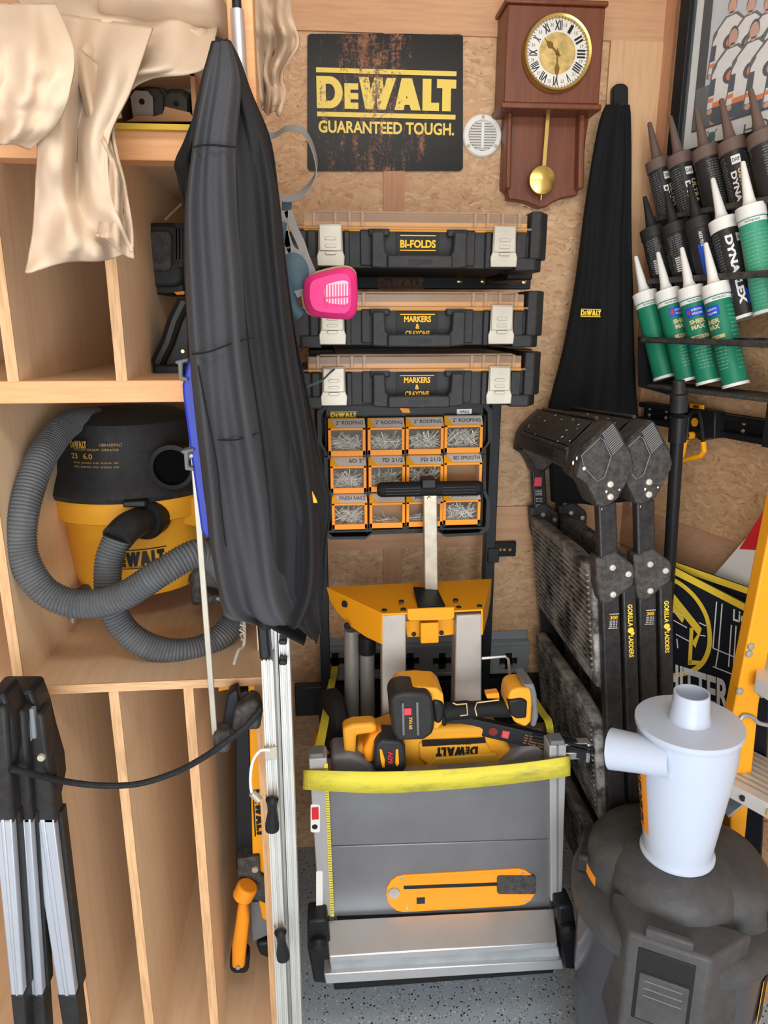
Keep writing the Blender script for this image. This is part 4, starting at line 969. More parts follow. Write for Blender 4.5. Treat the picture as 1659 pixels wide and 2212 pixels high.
garment('hood', [(250, 420, 440, .02, .5), (310, 398, 440, 0, .8), (355, 378, 440, 0, 1), (385, 384, 440, 0, 1), (440, 396, 430, 0, .8), (470, 404, 425, 0, .5)], 1.0, .03, t, M_fleece2, 3, .006, 8)
sm = MB()
def seam(pts, Y): sm.tube(catmull([P(x, y, Y) for x, y in pts], 6), .0011, 6)
seam([(417, 318), (450, 313), (510, 318)], .900); seam([(415, 765), (450, 760), (500, 742), (548, 728)], .898); seam([(470, 950), (510, 950), (560, 935)], .898)
seam([(428, 790), (445, 880), (468, 1000), (478, 1100), (488, 1180)], .898)
objs('seam', sm, M_fleece2, t)
obj('zip_pull', MB().plate([(668, 1060), (673, 1058), (684, 1080), (686, 1087), (676, 1087)], .925, .004), M_yelp, t, bevel=.001)
th_ = thing('coat_hook', 'black hook at the tip of the grey sweatshirt', 'hook', P(480, 100, 1.0))
obj('hook_body', MB().plate([(470, 86), (500, 86), (500, 120), (470, 120)], 1.005, .03), M_blk2, th_, bevel=.002)
obj('hook_arm', MB().bar(P(485, 110, 1.02), P(485, 108, 1.02)+Vector((0, .05, 0)), .02, .01), M_blk2, th_)

# ================================================================ respirator with pink filter
YQ = 1.16
t = thing('respirator', 'half mask respirator with a pink filter hanging by grey straps beside the sweatshirt', 'respirator', P(690, 690, YQ))
def rib(pts, w, Y, th=.0015, m=M_strap, nm='strap', side=(0, 1, 0)):
    return obj(nm, MB().ribbon(catmull([P(x, y, Y+(z if len(q) > 2 else 0)) for q in pts for x, y, z in [q if len(q) > 2 else (*q, 0)]], 10), w, th, side), m, t)
rib([(560, 285), (590, 293, 0), (620, 278, -.01), (650, 280, -.01), (672, 310, .0), (684, 360, .01), (672, 395, .01), (645, 422, 0), (610, 428, -.01), (580, 412, 0)], .016, YQ, side=[Vector((.1, .75, .65))]*91)
obj('strap_buckle', MB().plate(rrect(609, 433, 630, 466, 3), YQ, .006), M_teal, t, bevel=.001)
for pts, w in (([(612, 455), (612, 500), (618, 540), (612, 590)], .014), ([(622, 455), (634, 490), (650, 525), (662, 560), (675, 590)], .012), ([(640, 545), (625, 565), (632, 600), (650, 640)], .012), ([(615, 500), (630, 540), (658, 552)], .012)):
    P0 = catmull([P(x, y, YQ-.004) for x, y in pts], 8); obj('strap', MB().ribbon(P0, w, .0015, (1, 0, .2)), M_strap, t)
obj('face_piece', MB().lathe(P(640, 590, YQ+.035), [(.014, -.01), (.028, 0), (.032, .02), (.028, .035), (.016, .045), (.001, .047)], 28, (-.2, -1, .05), 1.0, 1.25), M_teal, t)
fb = MB().tube(catmull([P(x, y, YQ+.0) for x, y in ((605, 480), (600, 540), (612, 600), (630, 660), (650, 684))], 6), .012, 12); obj('face_seal', fb, M_teal, t)
ol = [(655, 622), (662, 600), (690, 588), (742, 577), (766, 586), (772, 612), (771, 668), (758, 688), (738, 690), (690, 686), (668, 678), (657, 655)]
sm_ = catmull([Vector((x, y, 0)) for x, y in ol], 4, True)
f1 = MB(); cc = Vector((714, 634, 0))
rs = []
for k_, yy in ((.97, .028), (1.0, .024), (1.0, .012), (.93, .004), (.80, -.003), (.76, -.006)):
    rs.append([P(cc.x+(p.x-cc.x)*k_, cc.y+(p.y-cc.y)*k_, YQ-.03+yy) for p in sm_])
f1.rings(rs); F1 = obj('filter_shell', f1, M_pink, t)
gr = MB().prism([P(x, y, YQ-.0375) for x, y in [(p.x*1.0, p.y) for p in [cc+(q_-cc)*.46+Vector((14, -2, 0)) for q_ in sm_]]], (0, .003, 0)); obj('filter_window', gr, mat('pale pink filter mesh', (238, 190, 196), .6), F1)
gb = MB()
for k in range(9): gb.bar(P(703+k*6.3, 616-k*.5, YQ-.0378), P(703+k*6.3, 664-k*.2, YQ-.0378), .0016, .002)
gb.bar(P(700, 644, YQ-.0379), P(759, 640, YQ-.0379), .002, .0018, (0, 0, 1)); obj('grille', gb, M_pink, F1)
rb = MB().rings([[P(cc.x+(p.x-cc.x)*1.03-2, cc.y+(p.y-cc.y)*1.03-2, YQ-.004+yy) for p in sm_] for yy in (0, .008)]); obj('gasket', rb, mat('dirty cream rim', (170, 160, 120), .6), F1)
t = thing('teal_wire', 'thin teal twisted wire tag sticking out in front of the lowest organiser case', 'wire', P(690, 820, 1.15))
obj('wire', MB().tube(catmull([P(x, y, w_) for x, y, w_ in ((655, 842, 1.02), (672, 832, 1.1), (695, 822, 1.2), (712, 806, 1.27), (722, 798, 1.291))], 6), .0018, 6), M_teal, t)

# ================================================================ black jacket on the back wall
YJ = 1.655
t = thing('black_jacket', 'black fleece work jacket with yellow chest logo hanging in the right back corner', 'jacket', P(1300, 880, YJ))
garment('jacket_body', [(228, 1308, 1360, 0, .3), (260, 1296, 1362, 0, .5), (340, 1280, 1363, 0, .6), (460, 1262, 1362, 0, .8), (560, 1250, 1362, 0, .9), (640, 1238, 1364, 0, 1), (760, 1215, 1368, 0, 1), (850, 1192, 1372, 0, 1), (900, 1184, 1376, 0, 1), (1080, 1190, 1380, 0, 1)], YJ+.02, .04, t, M_fleece2, 5, .010, 14)
lt = MB(); c = P(1276, 676, YJ-.046)
logo(lt, c, .045, .017, (1, -.05, -.02), (0, 0, 1)); obj('lettering', lt, M_yink, t)
t = thing('wall_hook', 'black hook above the black jacket in the corner', 'hook', P(1342, 210, BY))
obj('hook_plate', MB().prism([P(x, y, BY-.03) for x, y in rrect(1325, 180, 1358, 240, 13)], (0, .02, 0)), M_blk2, t, bevel=.003)
obj('hook_peg', MB().tube(catmull([P(1341, 232, BY-.02), P(1341, 245, BY-.06), P(1341, 225, BY-.075)], 6), .008, 12), M_blk2, t)

# ================================================================ table saw with strap
YT = 1.20
def TS(px, py, dy=0.0): return P(px, py, YT+dy)
t = thing('table_saw', 'grey portable table saw stood on end with a yellow blade insert', 'table saw', P(940, 2125, YT))
M_tbl = M_alud
face = [(702, 1686), (1190, 1652), (1206, 1940), (1206, 1966), (708, 1976)]
tp = MB().plate([(704, 1686), (1196, 1655), (1198, 1812), (706, 1828)], YT, .03); tb_ = obj('table_plate', tp, M_tbl, t, bevel=.002)
tp2 = MB().plate([(708, 1829), (1195, 1813), (1188, 1966), (712, 1980)], YT, .03); obj('table_plate', tp2, M_tbl, t, bevel=.002)
# insert
ins = catmull([Vector((x, y, 0)) for x, y in [(872-38*math.sin(a_*PI/8), 1931-40*math.cos(a_*PI/8)) for a_ in range(9)]+[(1120+38*math.sin(a_*PI/8), 1917+40*math.cos(a_*PI/8)) for a_ in range(9)]], 1, True)
I = obj('blade_insert', MB().prism([TS(p.x, p.y, -.003) for p in ins], (0, .006, 0)), M_ora, t, bevel=.001)
obj('blade_slot', MB().plate([(872, 1914), (1145, 1904), (1145, 1911), (872, 1921)], YT-.0038, .004), M_blk2, I)
obj('wear_plate', MB().prism([TS(x, y, -.006) for x, y in rrect(1074, 1893, 1158, 1932, 6)], (0, .006, 0)), M_blkd, I, bevel=.001)
obj('lock_button', MB().lathe(TS(851, 1928, -.003), [(.013, 0), (.012, .003), (.001, .003)], 24, (0, -1, 0)), M_steel, I)
sw = MB()
for x, y in ((868, 1898), (1128, 1886), (1134, 1946), (880, 1962)): sw.lathe(TS(x, y, -.003), [(.004, 0), (.003, .001)], 10, (0, -1, 0))
objs('screw', sw, M_steel, I); obj('riving_slot', MB().plate([(900, 1940), (918, 1939), (918, 1952), (900, 1953)], YT-.004, .003), M_blk2, I)
# left and right fence rails
def rl(x0, x1, y0, u0, u1, y1, m, nm, dy=-.012, th=.04): return obj(nm, MB().plate([(x0, y0), (x1, y0-2), (u1, y1-2), (u0, y1)], YT+dy, th), m, t, bevel=.002)
rL = rl(667, 706, 1640, 690, 720, 1980, M_lgry, 'front_rail')
rR = rl(1187, 1224, 1612, 1190, 1214, 1948, M_lgry, 'rear_rail')
obj('rail_groove', MB().plate([(1203, 1612), (1207, 1612), (1206, 1946), (1203, 1946)], YT-.0135, .004), M_gry, rR)
sc_ = MB().plate([(700, 1650), (708, 1650), (722, 1980), (714, 1980)], YT-.014, .003); S_ = obj('ruler_tape', sc_, mat('yellow ruler tape', (214, 196, 80), .5), rL)
tk = MB()
for k in range(60): p = TS(704+k*.24, 1660+k*5.3, -.0145); tk.b2(p.x-.003, p.x+.003, p.y-.0003, p.y, p.z-.0003, p.z+.0003)
obj('tick_marks', tk, M_kink, S_)
W_ = obj('warning_label', MB().prism([TS(x, y, -.0135) for x, y in rrect(671, 1738, 691, 1798, 4)], (0, .002, 0)), M_wink, rL)
lt = MB(); rect2(lt, TS(681, 1757, -.0142), .013, .027); obj('label_print', lt, M_red, W_); lt = MB(); lt.lathe(TS(680, 1786, -.0137), [(.0055, 0), (.0055, .0006)], 16, (0, -1, 0)); obj('warning_symbol', lt, M_kink, W_)
obj('serial_label', MB().prism([TS(x, y, -.0135) for x, y in rrect(683, 1882, 697, 1972, 3)], (0, .002, 0)), M_white, rL)
for x, y, rr in ((685, 1640, rL), (1206, 1612, rR)):
    obj('rail_end', MB().plate([(x-16, y-10), (x+14, y-12), (x+14, y+4), (x-16, y+6)], YT-.008, .03), M_gry, rr, bevel=.002)
# grey shoulders behind the top edge
obj('shoulder', MB().plate([(716, 1675), (716, 1634), (760, 1630), (798, 1650), (825, 1672)], YT+.0305, .07), M_gry, t, bevel=.008, seg=3)
obj('shoulder', MB().plate([(1080, 1660), (1128, 1618), (1150, 1612), (1196, 1610), (1198, 1650)], YT+.0305, .07), M_gry, t, bevel=.008, seg=3)
obj('motor_housing', MB().plate([(720, 1700), (1190, 1690), (1180, 2050), (730, 2060)], YT+.034, .17), M_blk2, t, bevel=.01)
# lower ledge and rails
zq = TS(950, 1976).z
l0 = P(702, 1988, YT-.01); l1 = P(1196, 1962, YT-.01)
lg = MB()
bl_, br_ = P(712, 2066, 1.125), P(1204, 2036, 1.125)
lg.add([l0, l1, br_, bl_, l0-Z3*.02, l1-Z3*.02, br_-Z3*.014, bl_-Z3*.014], [(0, 1, 2, 3), (4, 5, 6, 7), (0, 1, 5, 4), (2, 3, 7, 6), (1, 2, 6, 5), (0, 3, 7, 4)])
obj('front_ledge', lg, M_alu, t, bevel=.002)
obj('lower_rail', MB().plate([(712, 2076), (1206, 2046), (1210, 2070), (716, 2100)], 1.128, .05), M_galv, t, bevel=.002)
obj('lower_rail', MB().plate([(700, 2104), (1214, 2074), (1218, 2094), (704, 2126)], 1.118, .05), M_alu, t, bevel=.002)
for x0, x1, yy in ((664, 712, 1990), (1206, 1244, 1960)):
    e = obj('end_bracket', MB().plate([(x0, yy), (x1-6, yy-4), (x1+4, yy+60), (x1+4, yy+136), (x0+14, yy+134), (x0, yy+60)], 1.15, .05), M_dark, t, bevel=.005)
    obj('end_knob', MB().lathe(P((x0+x1)/2, yy+45, 1.15), [(.018, 0), (.018, .012), (.012, .02), (.001, .022)], 20, (0, -1, 0)), M_dark, e)
wp = MB(); 
for x in (720, 1190):
    p = P(x, 2120, 1.21); obj('wheel', MB().lathe(Vector((p.x-.015, 1.26, .045)), [(.01, 0), (.04, 0), (.045, .006), (.045, .026), (.04, .032), (.01, .032)], 28, (1, 0, 0)), M_rub, t)
obj('undercarriage', MB().b2(P(720, 2100, 1.24).x, P(1190, 2100, 1.24).x, 1.22, 1.32, .065, .11), M_blk2, t, bevel=.005)

# yellow strap
ts = thing('ratchet_strap', 'dirty yellow webbing strap stretched across the front of the table saw', 'strap', P(940, 1690, YT-.02))
q = [(664, 1684, .05), (668, 1685, -.017), (820, 1690, -.019), (960, 1684, -.019), (1110, 1671, -.019), (1222, 1656, -.017), (1225, 1654, .05)]
hw_ = [20, 21, 23, 22, 21, 21, 21]
top = catmull([TS(x, y-h_, d) for (x, y, d), h_ in zip(q, hw_)], 8); bot = catmull([TS(x, y+h_, d) for (x, y, d), h_ in zip(q, hw_)], 8)
t_ = NT('dirty yellow webbing'); n_ = t_.noise(9, 6, t_.co((1, 1, 4)), .65)
c_ = t_.mix(t_.ramp(n_, [(.5, (0, 0, 0, 1)), (.72, (.75, .75, .75, 1))]), lin(212, 200, 62), lin(140, 126, 70)); t_.l(c_, t_.b.inputs['Base Color']); t_.b.inputs['Roughness'].default_value = .7
w2 = t_.n('ShaderNodeTexWave'); w2.inputs['Scale'].default_value = 90; t_.l(t_.co(), w2.inputs['Vector']); t_.bump(w2.outputs['Fac'], .25, .001)
M_web = t_.m
obj('webbing', MB().grid([top, bot]), M_web, ts, solid=.002)
obj('strap_tail', MB().ribbon(catmull([P(684, 1640, YT+.02), P(697, 1580, 1.30), P(712, 1500, 1.5), P(724, 1440, 1.69)], 6), .017, .002, (1, .3, 0)), M_web, ts)
obj('strap_tail', MB().ribbon(catmull([P(1190, 1610, YT+.06), P(1185, 1560, 1.28), P(1165, 1530, 1.40), P(1120, 1450, 1.69)], 6), .016, .002, (1, .3, 0)), M_web, ts)

# ================================================================ folding saw stand behind (yellow head)
YS = 1.425
t = thing('rolling_saw_stand', 'folded saw stand with yellow steel head, grey legs and black grip handle', 'stand', P(930, 1560, YS))
h0, h1 = P(815, 1058, YS), P(1042, 1054, YS)
obj('pole', MB().bar(P(931, 1318, YS+.02), P(928, 1046, YS+.0), .028, .02, (1, 0, 0)), mat('scuffed silver pole', (196, 186, 166), .4, .5, .2, 30, .05, 120, .4), t, bevel=.002)
obj('pole_rivet', MB().lathe(P(927, 1077, YS-.011), [(.004, 0), (.003, .002)], 10, (0, -1, 0)), M_brass, t)
gp = MB().rings([[Vector((x, YS+.015*rr*math.cos(2*PI*k/20), h0.z+(h1.z-h0.z)*(x-h0.x)/(h1.x-h0.x)+.0155*rr*math.sin(2*PI*k/20))) for k in range(20)] for x, rr in [(h0.x, .7), (h0.x+.006, .95)]+[(h0.x+.006+(h1.x-h0.x-.012)*j/60, 1.0) for j in range(1, 60)]+[(h1.x-.006, .95), (h1.x, .7)]])
g_ = obj('grip', gp, M_rub, t)
fl = MB()
for s in (-1, 1):
    for k in (-1, 0, 1):
        xm = (h0.x+h1.x)/2+s*.058; fl.bar(Vector((xm-.035, YS-.0155, h0.z+k*.006)), Vector((xm+.035, YS-.0155, h0.z+k*.006)), .002, .0025, (0, 0, 1))
obj('grip_ridges', fl, M_blk, g_)
obj('grip_collar', MB().plate([(911, 1036), (943, 1035), (943, 1056), (911, 1057)], YS-.018, .036), M_blk2, t, bevel=.003)
# head: a folded plate, top sloping up to the back
YB2 = 1.50; YF2 = 1.34
A = P(705, 1268, YB2); B = P(1062, 1250, YB2); Cc = P(1043, 1316, YF2); D = P(826, 1326, YF2)
th = Vector((0, 0, -.004))
hp = MB(); hp.add([A, B, Cc, D, A+th, B+th, Cc+th, D+th], [(0, 1, 2, 3), (4, 5, 6, 7), (0, 1, 5, 4), (1, 2, 6, 5), (2, 3, 7, 6), (0, 3, 7, 4)])
hd = obj('head_plate', hp, M_yelp, t, bevel=.001)
def flange(top, outline, nm='head_flange'):   # outline points (px,py,Y)
    pts = [P(x, y, yy) for x, y, yy in outline]; n_ = (pts[1]-pts[0]).cross(pts[2]-pts[0]).normalized()*.004
    return obj(nm, MB().prism(pts, n_ if n_.y > 0 else -n_), M_yelp, t, bevel=.001)
flange(0, [(705, 1268, YB2), (826, 1326, YF2), (824, 1392, YF2), (790, 1376, YF2+.045), (755, 1352, YF2+.09), (728, 1322, YF2+.13), (712, 1296, YB2-.01)])
flange(0, [(1043, 1316, YF2), (1062, 1250, YB2), (1060, 1290, YB2-.01), (1054, 1330, YF2+.12), (1043, 1372, YF2)])
obj('front_lip', MB().prism([P(x, y, YF2-.004) for x, y in ((880, 1316), (982, 1312), (982, 1334), (976, 1340), (884, 1342), (880, 1336))], (0, .006, 0)), M_yelp, t, bevel=.002)
obj('back_web', MB().plate([(876, 1342), (982, 1338), (982, 1370), (950, 1374), (880, 1376)], YF2+.03, .004), M_yelp, t)
obj('latch_tab', MB().plate([(909, 1347), (948, 1345), (948, 1389), (909, 1391)], YF2+.0, .02), M_yelp, t, bevel=.002)
obj('pole_base', MB().add([P(892, 1272, YF2+.1), P(945, 1276, YF2+.1), P(962, 1312, YF2+.02), P(903, 1316, YF2+.02)]+[v+Z3*.006 for v in (P(892, 1272, YF2+.1), P(945, 1276, YF2+.1), P(962, 1312, YF2+.02), P(903, 1316, YF2+.02))], [(0, 1, 2, 3), (4, 5, 6, 7), (0, 1, 5, 4), (1, 2, 6, 5), (2, 3, 7, 6), (0, 3, 7, 4)]), M_blk2, t, bevel=.002)
sw = MB()
for x, y, yy in ((745, 1305, 1.445), (750, 1352, 1.425)): sw.lathe(P(x, y, yy-.004), [(.008, 0), (.006, .004), (.001, .005)], 14, (-.5, -.8, 0))
for x, y, yy in ((867, 1301, 1.38), (984, 1298, 1.38), (830, 1320, 1.355), (871, 1318, 1.355), (991, 1314, 1.355), (1036, 1311, 1.355)): sw.lathe(P(x, y, yy)+Z3*.001, [(.006, 0), (.005, .003), (.001, .004)], 12)
for x, y in ((894, 1370), (954, 1367)): sw.lathe(P(x, y, YF2+.028), [(.005, 0), (.004, .003)], 12, (0, -1, 0))
objs('bolt', sw, M_dark, hd)
for x0, x1, u0, u1, y1 in ((825, 877, 826, 877, 1620), (986, 1041, 980, 1040, 1600)):
    a0, a1, b0, b1 = P(x0, 1330, YF2), P(x1, 1327, YF2), P(u0, y1, YF2), P(u1, y1, YF2)
    obj('leg', MB().prism([a0, a1, b1, b0], (0, .045, 0)), mat('silver grey paint', (176, 170, 162), .4, .2) if x0 == 825 else bpy.data.materials['silver grey paint'], t, bevel=.003)
for x0, x1, y0 in ((748, 770, 1360), (778, 808, 1400)):
    a, b = P((x0+x1)/2, y0, 1.46), P((x0+x1)/2+2, 1640, 1.46); obj('leg', MB().cyl(a, b, .0165, seg=24), mat('dim grey tube', (140, 136, 130), .4, .3) if x0 == 748 else bpy.data.materials['dim grey tube'], t)
obj('tube_cap', MB().lathe(P(793, 1410, 1.46), [(.019, 0), (.020, .01), (.020, .04), (.016, .045)], 24), M_blk2, t)
w0 = P(722, 1560, 1.40); obj('wheel', MB().lathe(w0+Vector((-.02, 0, 0)), [(.01, 0), (.06, 0), (.07, .008), (.07, .032), (.06, .04), (.01, .04)], 36, (1, .25, 0)), M_rub, t)
obj('lower_bar', MB().cyl(P(728, 1600, 1.36), P(735, 1690, 1.38), .016), M_gry, t)
obj('orange_foot', MB().plate([(680, 1592), (715, 1600), (712, 1632), (676, 1632)], 1.46, .04), M_ora, t, bevel=.004)

# ================================================================ yellow cordless machine on the saw
YM = YT+.055
t = thing('cordless_planer', 'yellow cordless power tool with upside down black lettering lying behind the saw top', 'power tool', P(930, 1660, YM))
B_ = obj('housing', MB().plate([(775, 1660), (770, 1618), (800, 1600), (850, 1582), (870, 1575), (1060, 1566), (1092, 1600), (1120, 1640), (1090, 1660), (900, 1690), (790, 1690)], YM, .08), M_yel, t, bevel=.010, seg=3)
obj('raised_panel', MB().plate([(905, 1606), (1045, 1594), (1066, 1630), (960, 1640), (930, 1658), (906, 1640)], YM-.006, .01), M_yel, B_, bevel=.004)
obj('lower_panel', MB().plate([(912, 1666), (940, 1638), (1072, 1628), (1080, 1654), (1060, 1664), (930, 1676)], YM-.012, .012), mat('ochre ribbed panel', (198, 152, 44), .5), B_, bevel=.003)
obj('black_stripe', MB().plate([(912, 1602), (1048, 1595), (1050, 1605), (912, 1613)], YM-.0075, .004), M_blk2, B_)
lt = MB(); logo(lt, P(987, 1623, YM-.007), .085, .020, (-1, 0, .03), (0, 0, -1), False); text(lt, 'BRUSHLESS', P(985, 1606, YM-.008), .06, .006, (-1, 0, .03), (0, 0, -1), .02); obj('lettering', lt, M_kink, B_)
hn = [(740, 1575), (762, 1566), (806, 1563), (816, 1572), (812, 1584), (770, 1590), (768, 1632), (744, 1632)]
obj('loop_handle', MB().plate(hn, YM-.01, .035), M_yel, t, bevel=.008, seg=3)
obj('side_grip', MB().plate([(784, 1622), (800, 1592), (826, 1580), (830, 1596), (810, 1616), (806, 1650), (790, 1648)], YM-.02, .04), M_ora, t, bevel=.006)
bt = obj('battery', MB().plate([(808, 1656), (810, 1612), (822, 1598), (866, 1600), (876, 1614), (878, 1662), (866, 1672), (812, 1670)], YM-.045, .06), M_blk, t, bevel=.007, seg=3)
sy = MB().plate([(820, 1618), (825, 1620), (831, 1640), (831, 1658), (826, 1658), (822, 1640)], YM-.047, .003).plate([(855, 1620), (860, 1618), (862, 1650), (858, 1656), (854, 1650)], YM-.047, .003); objs('yellow_stripe', sy, M_yelp, bt)
lt = MB(); text(lt, '60V', P(843, 1636, YM-.0465), .028, .010, (0, 0, 1), (-1, 0, 0), .03); obj('lettering', lt, M_red, bt)

# ================================================================ cordless tool lying on top
YN = YT+.03
t = thing('cordless_nailer', 'black and yellow cordless hand tool with large battery lying across the saw top', 'power tool', P(1000, 1590, YN))
bb = obj('battery', MB().plate([(842, 1516), (850, 1502), (872, 1496), (925, 1498), (934, 1510), (940, 1560), (936, 1586), (916, 1600), (858, 1602), (848, 1580)], YN-.05, .07), M_blk, t, bevel=.008, seg=3)
for x in ((870, 1518, 872, 1588), (901, 1516, 903, 1588)): obj('battery_rib', MB().bar(P(x[0], x[1], YN-.052), P(x[2], x[3], YN-.052), .005, .006), M_gry, bb, bevel=.002)
lt = MB(); rect2(lt, P(881, 1537, YN-.051), .013, .014); obj('red_label', lt, M_pinkr, bb); lt = MB(); text(lt, '20V MAX', P(887, 1562, YN-.0512), .026, .006, (0, 0, 1), (-1, 0, 0), .02); obj('lettering', lt, M_yink2, bb)
obj('motor_shell', MB().plate([(853, 1500), (866, 1488), (905, 1484), (945, 1487), (958, 1500), (960, 1525), (955, 1565), (944, 1578), (936, 1576), (930, 1500)], YN-.03, .07), M_yel, t, bevel=.008, seg=3)
obj('collar', MB().plate([(934, 1512), (956, 1516), (962, 1530), (960, 1552), (950, 1566), (938, 1562)], YN-.035, .06), M_blk2, t, bevel=.006)
ax = [P(950, 1542, YN), P(975, 1536, YN), P(1010, 1533, YN), P(1060, 1530, YN), P(1100, 1529, YN)]
obj('handle', MB().tube(catmull(ax, 6), [.024]*3+[.018]*10+[.016]*6+[.018]*6, 20), M_rub, t)
tr = MB()
for a_, b_ in ((978, 1008), (1026, 1078)):
    s = [P(x, y, YN-.0185) for x, y in ((a_, 1518), (a_+8, 1522), (b_, 1520), (b_+2, 1544), (b_-14, 1546))] if a_ < 1000 else [P(x, y, YN-.0175) for x, y in ((b_, 1512), (a_+4, 1518), (a_, 1530), (a_+4, 1546))]
    tr.tube(s, .0013, 6)
objs('trim_line', tr, M_beige, t)
hd = obj('tool_head', MB().plate([(1102, 1495), (1112, 1488), (1146, 1484), (1152, 1498), (1150, 1530), (1148, 1560), (1136, 1572), (1112, 1562), (1104, 1545), (1096, 1530), (1098, 1510)], YN-.03, .06), M_yel, t, bevel=.006, seg=3)
obj('head_grille', MB().plate([(1098, 1514), (1128, 1510), (1140, 1516), (1138, 1552), (1116, 1554), (1102, 1545)], YN-.036, .02), M_blk2, hd, bevel=.004)
obj('end_shoe', MB().plate([(1128, 1480), (1154, 1478), (1160, 1500), (1164, 1550), (1158, 1570), (1148, 1572), (1152, 1530), (1146, 1490)], YN-.035, .07), M_gry, t, bevel=.004)
obj('selector', MB().plate([(1050, 1500), (1078, 1497), (1080, 1510), (1052, 1510)], YN-.01, .02), M_ora, t, bevel=.002)

t = thing('black_guide_rail', 'long black metal guide bar with a silver tip lying under the cordless tool', 'rail', P(1130, 1610, YT+.02))
p0, p1 = P(955, 1550, YT+.08), P(1268, 1622, YT+.02)
G = obj('rail_bar', MB().bar(p0, p1, .016, .034, (0, 1, 0)), M_dark, t, bevel=.002)
d = (p1-p0).normalized(); u = Z3-d*Z3.dot(d); nn = d.cross(u).normalized(); nn = nn if nn.y < 0 else -nn
xd_ = u.normalized().cross(nn); xd_ = xd_
def onr(f): return p0+(p1-p0)*f+nn*.0085
st = MB(); rect2(st, onr(.44), .014, .016, xd_, u); obj('red_sticker', st, M_pinkr, G)
st = MB(); st.lathe(onr(.355), [(.009, 0), (.009, .0006)], 20, nn); obj('round_sticker', st, mat('dark red sticker', (120, 44, 36), .5), G)
st = MB()
for k in range(4): text(st, 'IIIIII IIIIIII III', onr(.64)+u*(.009-k*.006), .042, .003, -xd_, -u)
text(st, '20', onr(.44)+nn*.0003, .009, .008, xd_, u, .02); obj('lettering', st, mat('faded orange print', (186, 130, 64), .5), G)
objs('side_rod', MB().cyl(onr(.62)+u*.014+nn*.003, onr(1.04)+u*.014+nn*.003, .003).cyl(onr(.62)+u*.006+nn*.003, onr(1.04)+u*.006+nn*.003, .003), M_rub, t)
tip = MB().box(p1, (.008, .02, .042)).box(p1-d*.028-u*.014, (.06, .02, .016)).box(p1-d*.028+u*.014, (.06, .02, .005)); obj('silver_tip', tip, M_alu, t, bevel=.002)
t = thing('wire_handle', 'bent silver wire hook sticking up behind the cordless tool', 'hook', P(1100, 1490, 1.3))
obj('wire', MB().tube([P(x, y, 1.3) for x, y in ((1041, 1422), (1092, 1418), (1098, 1424), (1104, 1478), (1100, 1488))], .003, 10), M_alu, t)
# ================================================================ folding step ladders
YL = 1.18
WV = Vector((.03, .515, -.04))      # across the ladder, from its near side to its far side
def G(px, py, dy=0.0): return P(px, py, YL+dy)
t = thing('step_ladder', 'scuffed black folding step ladder, the front one of the two beside the table saw', 'step ladder', P(1330, 1760, YL)*1.0, group='black folding step ladders')
cap = [(1251, 980), (1262, 962), (1291, 934), (1318, 910), (1328, 914), (1362, 975), (1369, 1006), (1366, 1018), (1334, 1078), (1305, 1098), (1284, 1092), (1276, 1070), (1262, 1046), (1240, 1030)]
near = [G(x, y) for x, y in cap]
cen = sum(near, Vector())/len(near)
def capring(k, s): return [cen+(p-cen)*s+WV*k for p in near]
# cap beam: full depth at both ends, slimmer between with a recessed tray
cm = MB(); rings_ = []
for k, s in ((-.012, .93), (0, 1), (.13, 1), (.19, .86)): rings_.append(capring(k, s))
cm.rings(rings_); obj('cap_end', cm, M_blks, t)
cm = MB(); rings_ = [capring(k, s) for k, s in ((.85, .84), (.9, 1), (1.0, 1), (1.02, .93))]; cm.rings(rings_); obj('cap_end', cm, M_blks, t)
mid = [(1246, 984), (1262, 966), (1266, 972), (1300, 942), (1306, 924), (1318, 910), (1328, 914), (1352, 962), (1358, 992), (1330, 1022), (1262, 1030), (1244, 1018)]
cb = MB().rings([[G(x, y)+WV*k for x, y in mid] for k in (.12, .9)]); obj('cap_beam', cb, M_blks, t)
rb = MB()
for k in range(13):
    a_ = G(1300+k*4.6, 936+k*6.3, -.003)+WV*.0; rb.bar(G(1300+k*1.8, 938+k*3.7, -.010), G(1324+k*1.8, 916+k*3.5, -.008), .0018, .003)
obj('grip_ridges', rb, M_gry, t)
ty = MB(); nrm = Vector((-.5, 0, .86)); 
for p_, q_, r1_ in (((1250, 981), (1250, 981), .0035), ((1318, 911), (1318, 911), .0035)): ty.tube([G(*p_)+WV*.13+nrm*.003, G(*p_)+WV*.5+nrm*.003, G(*p_)+WV*.88+nrm*.003], r1_, 8)
obj('tray_rim', ty, M_blks, t)
ty = MB(); a0, a1 = G(1256, 974)+nrm*.002, G(1312, 918)+nrm*.002; ty.prism([a0+WV*.16, a1+WV*.16, a1+WV*.86, a0+WV*.86], nrm*.0015); obj('tool_tray', ty, mat('dark scuffed tray', (30, 29, 28), .6, 0, .2, 20, 0, 100, .5), t)
sp_ = MB(); rg_ = random.Random(5)
for k in range(14): q = a0+(a1-a0)*rg_.random()+WV*rg_.uniform(.12, .88)+nrm*.002; sp_.lathe(q, [(rg_.uniform(.001, .0035), 0), (.0005, .0008)], 7, nrm, 1.0, rg_.uniform(.3, 1))
for x, y in ((1246, 990), (1238, 1000), (1262, 1012), (1338, 1058), (1310, 1062), (1300, 1100)): sp_.lathe(G(x, y, -.009), [(rg_.uniform(.002, .004), 0), (.0008, .001)], 7, (0, -1, 0), rg_.uniform(.4, 1), 1)
o_ = obj('paint_specks', sp_, M_wink, t); o_['kind'] = 'stuff'
ou = MB(); ou.tube([G(x, y, -.0085) for x, y in ((1256, 984), (1296, 946), (1304, 950), (1320, 986), (1306, 1030), (1290, 1040), (1262, 1010))], .0011, 6, closed=True); obj('edge_line', ou, M_gry, t)
